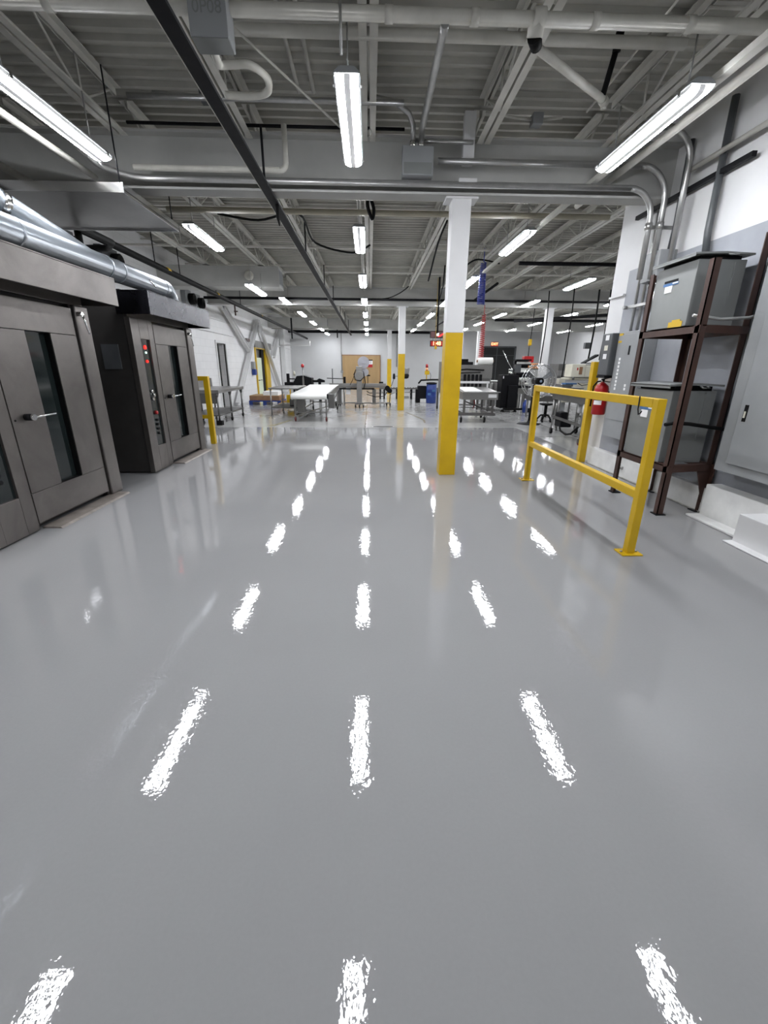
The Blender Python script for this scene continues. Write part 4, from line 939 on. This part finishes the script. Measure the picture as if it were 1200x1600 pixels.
m = MB(); m.box(-.12, .84, .03, .09, .17, .24); m.box(.03, .09, .06, 1.1, .17, .22); m.box(.73, .79, .06, 1.1, .17, .22); obj('base_frame', m, M['steeldk'], t)
for xx in (.0, .58): caster(t, xx, .06, 'black', .07, .17)
for xx in (.1, .76): caster(t, xx, 1.1, 'black', .07, .17)
m = MB(); m.bar((.1, .3, .5), (.78, .5, .25), .02, .03); m.bar((.0, .2, .36), (.8, .25, .33), .02, .02); obj('brace', m, M['steeldk'], t)
m = MB(); m.tube([(.40, .5, .55), (.42, .5, .40), (.38, .48, .3)], .018, 8); obj('red_hose', m, M['hosered'], t)

# clock and screen hung from the roof
t = thing('hanging_clock', 'red LED clock reading 1:48 hung left of the nearest column', 'clock', (1.78, 12.0, 1.81))
m = MB(); m.box(-.17, .17, 0, .06, 0, .145); obj('case', m, M['blackmetal'], t, .004)
m = MB(); m.box(-.155, .16, -.003, 0, .015, .13); obj('display', m, mat('dim_red_display', (.12, .004, .004, 1), .4, emis=(1, .012, .008, 1), es=.12), t)
text('digits', '1:48', .135, M['ledhot'], t, (.0, -.006, .072), (PI / 2, 0, 0), .002, True)
for dx in (-.1, .1):
    m = MB(); m.tube([(dx, .03, .145), (dx, .03, .22)], .005, 6); obj('hanger', m, M['blackmetal'], t)
t = thing('status_screen', 'black framed screen with red picture hung above the LED clock', 'screen', (1.80, 12.0, 2.02))
m = MB(); m.box(-.2, .2, 0, .05, 0, .17); obj('frame', m, M['blackmetal'], t)
m = MB(); m.box(-.18, .2, -.004, 0, .015, .155); pic = obj('picture', m, mat('dim_screen', (.05, .03, .03, 1), .3, emis=(.5, .1, .1, 1), es=.05), t)
m = MB(); m.prism([(.0, .03), (.05, .03), (.2, .12), (.2, .15)], 'y', -.007, -.004); obj('red_stripe', m, M['led'], pic)
m = MB(); m.box(-.03, .03, -.007, -.004, .05, .12); obj('white_patch', m, M['ledgreen'], pic)
m = MB(); m.tube([(-.02, -.06, .17), (-.02, -.06, 1.42)], .022, 8); m.tube([(-.02, -.06, .17), (-.02, .02, .12)], .03, 8); obj('pole', m, M['blackmetal'], t)
m = MB(); m.box(-.08, -.02, -.08, -.05, -.28, -.20); m.tube([(-.06, -.06, -.2), (-.06, -.06, 1.4)], .006, 6); tg = thing('pendant_switch', 'yellow pendant tag on a cord before the LED clock', 'pendant', (1.80, 12.0, 2.02)); obj('tag', m, M['yellow'], tg)

# exit sign
t = thing('exit_sign', 'glowing red EXIT sign above the black opening in the end wall', 'exit sign', (7.42, YF - .06, 2.6))
m = MB(); m.box(-.22, .22, -.04, 0, -.11, .13); obj('case', m, M['red'], t, .01)
m = MB(); m.box(-.20, .20, -.045, -.04, -.09, .11); obj('face', m, M['exit'], t)
text('lettering', 'EXIT', .2, M['ledhot'], t, (0, -.047, .01), (PI / 2, 0, 0), .002, True)

# coiled air hoses
def coil(name, x, y, z0, z1, r, turns, wire, m, lab):
    p = [(x, y, z1 + .25), (x, y, z1 + .02)]; n = turns * 10
    for k in range(n + 1):
        a = 2 * PI * k / 10; z = z1 + (z0 - z1) * k / n; rr = r * (1 + .5 * (k / n))
        p.append((x + rr * math.cos(a), y + rr * math.sin(a) * .8, z))
    return pipe(name, p, wire, m, lab, 'hose', 5)
coil('coiled_air_hose', 2.27, 9.45, 2.50, 3.25, .05, 26, .010, M['hoseblue'], 'blue coiled air hose hanging right of the nearest column')
coil('coiled_air_hose', 3.24, 13.0, 1.55, 2.7, .05, 22, .010, M['hosered'], 'red coiled air hose hanging over the packaging tunnel')
pipe('power_drop', [(1.62, 10.2, 3.35), (1.60, 10.2, 2.95), (1.52, 10.2, 2.6), (1.50, 10.2, 2.35)], .014, M['black'], 'black power cord dropping left of the nearest column', 'cord', 8)
cable([(1.9, 9.9, 3.2), (2.1, 9.6, 3.32), (2.3, 9.47, 3.3), (2.6, 9.5, 3.25)], .016, 'black cable knot holding the blue coiled hose')

# dark cabinet with attached labeller
t = thing('control_cabinet', 'tall black control cabinet on feet left of the drum fan', 'cabinet', (4.32, 13.3, 0))
m = MB(); m.box(-.30, .22, 0, .45, .10, 1.08); obj('body', m, M['blackmetal'], t, .01)
m = MB(); m.box(-.12, .14, -.14, 0, .06, .78); obj('front_column', m, M['blackmetal'], t, .01)
m = MB(); m.box(-.24, .6, -.2, -.1, .06, .12); obj('base_arm', m, M['black'], t, .01)
for xx in (-.24, .15, .56):
    m = MB(); m.tube([(xx, -.1, 0), (xx, -.1, .07)], [.06, .03], 10); obj('foot', m, M['black'], t)
m = MB(); m.box(-.28, -.25, -.006, .0, .98, 1.05); obj('white_tag', m, M['paper'], t)
m = MB(); m.tube([(-.02, .1, 1.08), (-.02, .1, 1.2)], .07, 14); m.tube([(-.02, .1, 1.2), (-.02, .1, 1.26)], .08, 14); obj('motor', m, M['shiny'], t)
m = MB(); m.tube([(.0, .1, 1.26), (-.12, .15, 1.44), (-.3, .2, 1.78)], .012, 6); obj('antenna_rod', m, M['shiny'], t)
m = MB(); m.box(.06, .24, .0, .1, 1.15, 1.38); obj('display', m, M['darkgrey'], t)
t = thing('label_printer', 'labelling station with white rolls and grey plates behind the drum fan', 'machine', (4.78, 13.85, 0))
m = MB(); m.box(-.16, .34, 0, .3, .68, .74); m.box(-.16, .30, .02, .3, 1.10, 1.15); m.box(-.2, .28, .0, .3, 1.36, 1.40); m.box(-.2, .28, .0, .3, 1.50, 1.54); m.box(-.16, .28, .26, .3, .68, 1.54); obj('frame', m, M['blackmetal'], t)
for z in (.80, .95, 1.18, 1.24, 1.43):
    m = MB(); m.tube([(-.14, .1, z), (.28, .1, z)], .045, 14); obj('label_roll', m, M['belt'], t)
m = MB(); m.box(-.14, .2, .0, .1, .50, .66); m.tube([(-.05, -.04, .86), (.1, -.04, .86)], .06, 12); obj('drive_box', m, M['steel'], t)
m = MB(); m.box(-.1, .02, .1, .3, 0, .68); m.box(.2, .3, .1, .3, 0, .68); obj('leg', m, M['steeldk'], t)
m = MB(); m.box(-.19, -.04, -.1, -.04, .18, .40); t2 = thing('blue_bottle', 'blue container standing behind the black control cabinet', 'container', (4.70, 12.98, 0)); m2 = MB(); m2.lathe([(.07, 0), (.08, .02), (.08, .28), (.04, .34), (.03, .38)], n=16); obj('body', m2, M['blue'], t2)
m2 = MB(); m2.lathe([(.034, .38), (.034, .41)], n=12); obj('cap', m2, M['paper'], t2)
t = thing('electric_hoist', 'red electric hoist hung from a yellow block behind the label station', 'hoist', (5.2, 14.6, 1.45))
m = MB(); m.box(-.16, .16, -.12, .12, .0, .2); obj('motor', m, M['red'], t, .02)
m = MB(); m.box(-.04, .06, -.05, .05, .52, .72); obj('hook_block', m, M['yellow'], t, .02)
m = MB(); m.tube([(.0, 0, .2), (.0, 0, .52)], .012, 6); m.tube([(.02, 0, .72), (.05, 0, 1.9)], .012, 6); obj('chain', m, M['blackmetal'], t)
for i in range(2):
    m = MB(); m.box(-.11, .11, 0, .25, 0, .16)
    t = thing('printed_carton', ['orange printed carton on the rear shelf behind the drum fan, first from the hoist', 'orange printed carton on the rear shelf behind the drum fan, second from the hoist'][i], 'box', (5.25 + .25 * i, 14.4, 1.27), 0, 'printed cartons'); obj('body', m, M['orange'], t, .004)
    m = MB(); m.box(-.05, .05, -.003, 0, .04, .12); obj('label', m, M['paper'], t)
m = MB(); m.box(5.05, 5.7, 14.35, 14.7, 1.235, 1.27); m.box(5.06, 5.1, 14.36, 14.4, 0, 1.235); m.box(5.64, 5.68, 14.36, 14.4, 0, 1.235); m.box(5.06, 5.1, 14.64, 14.68, 0, 1.235); m.box(5.64, 5.68, 14.64, 14.68, 0, 1.235)
tag(obj('rear_shelf', m, M['steeldk']), 'dull steel shelf carrying the orange cartons', 'shelf')

# drum fan
t = thing('pedestal_fan', 'large round caged pedestal fan with dark blades on a black base', 'fan', (3.86, 10.1, 0))
fc = (0.05, .02, 1.0); R0 = .365
m = MB()
def ring(m, r, y, w, n=36):
    m.tube([(fc[0] + r * math.cos(2 * PI * k / n), fc[1] + y, fc[2] + r * math.sin(2 * PI * k / n)) for k in range(n + 1)], w, 6, cap=False)
for y in (-.09, .09): ring(m, R0, y, .009)
for r in (.29, .215, .14): ring(m, r, -.11 - .02 * (1 - r / R0), .0022); ring(m, r, .11, .0022)
for k in range(28):
    a = 2 * PI * k / 28; ca, sa = math.cos(a), math.sin(a)
    m.tube([(fc[0] + .07 * ca, fc[1] - .13, fc[2] + .07 * sa), (fc[0] + .25 * ca, fc[1] - .125, fc[2] + .25 * sa), (fc[0] + R0 * ca, fc[1] - .09, fc[2] + R0 * sa), (fc[0] + R0 * ca, fc[1] + .09, fc[2] + R0 * sa), (fc[0] + .1 * ca, fc[1] + .13, fc[2] + .1 * sa)], .002, 4)
obj('cage', m, M['shiny'], t)
for a0 in (.52, PI - .52, -PI / 2):
    m = MB(); b = len(m.v)
    for k in range(6):
        r = .06 + k * .056
        for s in (-1, 1):
            a = a0 + s * .2 * (.9 if k else 1.4); m.v.append((fc[0] + r * math.cos(a), fc[1] + s * .035, fc[2] + r * math.sin(a)))
    for k in range(6):
        r = .06 + k * .056
        for s in (-1, 1):
            a = a0 + s * .2 * (.9 if k else 1.4); m.v.append((fc[0] + r * math.cos(a), fc[1] + s * .035 + .006, fc[2] + r * math.sin(a)))
    for k in range(5):
        m.face((b + 2 * k, b + 2 * k + 1, b + 2 * k + 3, b + 2 * k + 2), 0, True); m.face((b + 12 + 2 * k, b + 14 + 2 * k, b + 15 + 2 * k, b + 13 + 2 * k), 0, True)
    obj('blade', m, M['darkgrey'], t)
m = MB(); m.tube([(fc[0], fc[1] - .14, fc[2]), (fc[0], fc[1] + .25, fc[2])], .075, 16); obj('motor', m, M['black'], t)
m = MB(); m.tube([(fc[0] - .0, fc[1] - .15, fc[2]), (fc[0], fc[1] - .14, fc[2])], .03, 12); obj('badge', m, M['shiny'], t)
m = MB(); m.tube([(0, .2, .02), (.03, .2, 1.0)], .028, 12); m.box(-.03, .09, .1, .22, .93, 1.07); obj('pole', m, M['blackmetal'], t)
m = MB(); m.lathe([(.30, 0), (.29, .012), (.06, .03), (.035, .08)], (0, .2, 0), 'z', 6); obj('base', m, M['blackmetal'], t)

# stool / pedestal and grey table behind the fan
t = thing('pedestal_stool', 'black star-footed pedestal under the grey table behind the fan', 'stool', (4.42, 10.75, 0))
m = MB(); m.tube([(0, 0, .12), (0, 0, .40)], .035, 12); obj('post', m, M['black'], t)
for k in range(5):
    a = 2 * PI * k / 5 + .3
    m = MB(); m.tube([(0, 0, .17), (.1 * math.cos(a), .1 * math.sin(a), .16), (.18 * math.cos(a), .18 * math.sin(a), .06)], .02, 8); m.tube([(.18 * math.cos(a), .18 * math.sin(a), .06), (.18 * math.cos(a), .18 * math.sin(a), 0)], [.02, .03], 8); obj('leg', m, M['black'], t)
m = MB(); m.lathe([(.1, .40), (.16, .42), (.16, .45)], n=18); obj('seat', m, M['black'], t)
t = thing('outfeed_table', 'grey steel table behind the drum fan', 'table', (4.6, 11.5, 0))
m = MB(); m.box(-.3, .34, -.3, .4, .46, .60); obj('tabletop', m, M['steeldk'], t, .006)
m = MB(); m.box(-.24, .1, -.28, .2, .60, .66); obj('tray', m, M['clear'], t, .01)
for xx in (-.26, .3):
    for yy in (-.26, .36):
        m = MB(); m.tube([(xx, yy, 0), (xx, yy, .46)], .025, 8); obj('leg', m, M['steel'], t)
# wheeled steel table at right
t = thing('slanted_table', 'stainless wheeled sink table with sloping end behind the long guard rail', 'table', (3.72, 8.0, 0))
m = MB(); m.prism([(-.82, .68), (.75, .70), (.75, .82), (-.82, .80)], 'x', -.02, .62); obj('trough', m, M['steeldk'], t, .006)
m = MB(); m.box(-.06, .66, -.86, .8, .81, .825); obj('rim', m, M['steel'], t)
for (xx, yy, rd) in ((.03, .72, 'black'), (-.05, -.7, 'redwheel'), (.56, .72, 'black'), (.56, -.7, 'black')):
    m = MB(); m.tube([(xx, yy, .15), (xx, yy, .36)], .014, 8); m.tube([(xx, yy, .34), (xx, yy, .70)], .026, 10); obj('leg', m, M['steel'], t)
    caster(t, xx, yy, rd, .06, .17)
m = MB(); m.bar((.0, .7, .36), (.0, -.7, .32), .03, .05); m.bar((.56, .7, .36), (.56, -.7, .32), .03, .03); obj('brace', m, M['steeldk'], t)
m = MB(); m.box(.05, .2, .4, .65, .28, .46); m.box(.03, .25, .3, .6, .18, .3); obj('pump', m, M['blackmetal'], t, .02)
m = MB(); m.lathe([(.06, .5), (.07, .52), (.07, .66)], (.2, -.1, 0), 'z', 14); obj('outlet_cup', m, M['white'], t)
m = MB(); m.tube([(.06, .5, .3), (.04, .3, .12), (.04, .05, .08), (.0, -.25, .14), (.0, -.5, .3)], .018, 8); obj('hose', m, M['black'], t)
m = MB(); m.tube([(.1, -.55, .86), (.6, -.3, .86)], .035, 12); m.tube([(.3, -.5, .70), (.7, -.5, .70)], .04, 12); obj('chrome_pipe', m, M['shiny'], t)
for dy in (.2, -.1):
    m = MB(); m.lathe([(.012, .825), (.016, .84), (.008, .86)], (.0, dy, 0), 'z', 8); obj('knob', m, M['white'], t)
m = MB(); m.box(4.1, 4.3, 9.25, 9.6, .9, .96); m.box(4.0, 4.5, 9.1, 9.7, .87, .9); m.tube([(4.05, 9.15, 0), (4.05, 9.15, .87)], .02, 8); m.tube([(4.45, 9.15, 0), (4.45, 9.15, .87)], .02, 8); m.tube([(4.25, 9.65, 0), (4.25, 9.65, .87)], .02, 8)
tag(obj('blue_tray_stand', m, M['steel']), 'thin legged stand beyond the wheeled sink table', 'stand')
m = MB(); m.box(4.12, 4.36, 9.15, 9.35, .962, .99); tag(obj('blue_cloth', m, M['bluelabel']), 'blue and white cloth lying on the thin legged stand', 'cloth')
# cream cabinet and its bar
t = thing('cream_cabinet', 'cream control cabinet on a stand under the hanging cables', 'cabinet', (5.38, 11.0, 0))
m = MB(); m.box(-.32, .02, 0, .4, 1.08, 1.38); obj('box', m, M['cream'], t, .008)
m = MB(); m.box(.03, .34, .02, .4, 1.08, 1.36); obj('side_box', m, M['cream'], t, .008)
m = MB(); m.box(-.13, -.05, -.006, 0, 1.14, 1.32); obj('gauge', m, M['card'], t)
m = MB(); m.box(-.19, -.16, -.006, 0, 1.24, 1.30); obj('red_mark', m, M['red'], t)
m = MB(); m.box(-.42, .36, .1, .35, .45, 1.06); obj('stand', m, M['cream'], t, .01)
m = MB(); m.box(-.4, -.3, .15, .3, 0, .45); m.box(.24, .34, .15, .3, 0, .45); obj('leg', m, M['panel'], t)
m = MB(); m.box(.02, .36, .1, .3, 1.40, 1.42); m.prism([(.02, 1.42), (.36, 1.62), (.36, 1.58), (.06, 1.42)], 'y', .1, .3); obj('monitor', m, M['blackmetal'], t)
t = thing('filler_bar', 'long polished bar conveyor before the cream cabinet', 'conveyor', (5.0, 10.3, 0))
m = MB(); m.box(-.42, .5, -.06, .06, .95, 1.03); obj('bar', m, M['shiny'], t, .01)
m = MB(); m.box(-.56, -.42, -.08, .08, .9, 1.06); obj('end_block', m, M['cream'], t)
for xx in (-.2, .3):
    m = MB(); m.tube([(xx, 0, 0), (xx, 0, .95)], .022, 8); m.tube([(xx, 0, 1.03), (xx, 0, 1.09)], .03, 8); obj('leg', m, M['steeldk'], t)
m = MB(); m.tube([(-.1, -.07, .95), (0, -.07, .90), (.15, -.07, .93), (.22, -.07, .95)], .008, 6); obj('cable', m, M['black'], t)
for i, (px, py, z0, lab) in enumerate(((5.2, 11.8, 1.0, 'black cord hanging nearest the white column'), (5.9, 11.9, 1.5, 'black pipe hanging above the cream cabinet'), (6.2, 11.9, 1.5, 'black cable hanging to the monitor of the cream cabinet'), (4.72, 12.2, 1.4, 'black cord hanging behind the label station'))):
    cable([(px, py, 3.2), (px + .02, py, 2.4), (px - .02, py, z0)], .016 if i != 1 else .022, lab, name='hanging_cable')
m = MB(); m.box(5.72, 5.86, 11.85, 11.95, 1.78, 1.93); tag(obj('outlet_box', m, M['darkgrey']), 'dark outlet box on the cable above the cream cabinet', 'outlet box')
# background cabinets near side wall
t = thing('oven_box', 'grey machine housing far behind the drum fan by the side wall', 'machine', (8.2, 17.5, 0))
m = MB(); m.box(-.7, .9, 0, .9, .2, 1.45); obj('housing', m, M['steeldk'], t, .01)
m = MB(); m.box(-.7, .9, -.02, 0, 1.0, 1.2); obj('band', m, M['steel'], t)
for xx in (-.6, .8):
    m = MB(); m.box(xx - .04, xx + .04, .1, .8, 0, .2); obj('leg', m, M['steeldk'], t)
m = MB(); m.box(10.8, 11.0, 20.2, 20.6, 0, 3.4); struct('steel_column', m, M['white'], 'white pilaster on the far side wall', 'column')
m = MB(); m.box(4.35, 4.75, 22.9, 23.2, 0, 3.3); struct('steel_column', m, M['girder'], 'dull grey boxed column behind the packaging tunnel', 'column')
t = thing('steel_barrel', 'stainless barrel between the packaging tunnel and black cabinet', 'barrel', (3.92, 14.2, 0))
m = MB(); m.lathe([(.2, .1), (.21, .12), (.21, .82), (.19, .86)], n=20); m.tube([(-.12, 0, 0), (-.12, 0, .1)], .02, 8); m.tube([(.12, 0, 0), (.12, 0, .1)], .02, 8); obj('tank', m, M['steel'], t)
m = MB(); m.lathe([(.215, .86), (.215, .9)], n=20); obj('lid', m, M['belt'], t)
t = thing('cream_box_machine', 'cream machine housing between the packaging tunnel and black cabinet', 'machine', (4.0, 15.6, 0))
m = MB(); m.box(-.3, .3, 0, .5, .2, 1.15); obj('housing', m, M['cream'], t, .01)
m = MB(); m.box(-.2, .25, -.01, 0, .85, .93); obj('slot', m, M['black'], t)
for xx in (-.25, .25):
    m = MB(); m.box(xx - .03, xx + .03, .05, .45, 0, .2); obj('leg', m, M['steeldk'], t)

# floor details
t = thing('floor_drain', 'narrow dark slot drain in the floor seam', 'drain', (.30, 9.72, 0))
m = MB(); m.box(-.22, .22, -.05, .05, .0, .003); obj('grate', m, M['black'], t)
m = MB(); m.box(-.25, .25, -.065, .065, 0, .0015); obj('frame', m, M['steeldk'], t)
def stain(name, pts, lab, m):
    x = MB(); x.prism(pts, 'z', .0, .0015); return tag(obj(name, x, m), lab, 'stain', None, 'thing')
stain('floor_patch', [(-2.35, 9.75), (-2.15, 9.8), (-1.95, 10.9), (-2.02, 11.0), (-2.2, 10.2)], 'grimy patch on the worn floor by the belt conveyor', mat('grime', (.19, .175, .12, 1), .9, 0, .4, 12, spec=.1))
random.seed(3)
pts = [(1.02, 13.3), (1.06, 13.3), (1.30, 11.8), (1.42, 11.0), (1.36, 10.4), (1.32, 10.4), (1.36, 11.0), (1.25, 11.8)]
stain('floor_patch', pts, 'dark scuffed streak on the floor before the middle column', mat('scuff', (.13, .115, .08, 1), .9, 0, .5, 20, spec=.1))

# ------------------------------------------------------------------ camera, world, output
w = bpy.data.worlds.new('World'); sc.world = w; w.use_nodes = True
w.node_tree.nodes['Background'].inputs[0].default_value = (.05, .05, .05, 1); w.node_tree.nodes['Background'].inputs[1].default_value = .3
cam = bpy.data.cameras.new('camera'); co = bpy.data.objects.new('camera', cam); C.objects.link(co); sc.camera = co
cam.sensor_fit = 'VERTICAL'; cam.sensor_height = 36; cam.sensor_width = 27; cam.lens = 660 / 1600 * 36; cam.clip_start = .05; cam.clip_end = 100
p, yw, rl = .3307, .0346, -.0071
fw = Vector((math.cos(p) * math.sin(yw), math.cos(p) * math.cos(yw), -math.sin(p)))
r0 = Vector((math.cos(yw), -math.sin(yw), 0)); d0 = fw.cross(r0)
R = math.cos(rl) * r0 + math.sin(rl) * d0; D = -math.sin(rl) * r0 + math.cos(rl) * d0
mw = Matrix.Identity(4)
for i in range(3): mw[i][0] = R[i]; mw[i][1] = -D[i]; mw[i][2] = -fw[i]
mw[2][3] = 1.285
co.matrix_world = mw
v = sc.view_settings; v.view_transform = 'Standard'; v.look = 'None'; v.exposure = EXPO; v.gamma = 1; v.use_curve_mapping = False
cy = sc.cycles; cy.adaptive_threshold = .015; cy.max_bounces = 8; cy.diffuse_bounces = 4; cy.glossy_bounces = 4; cy.sample_clamp_indirect = 8; cy.use_denoising = True; cy.caustics_reflective = False
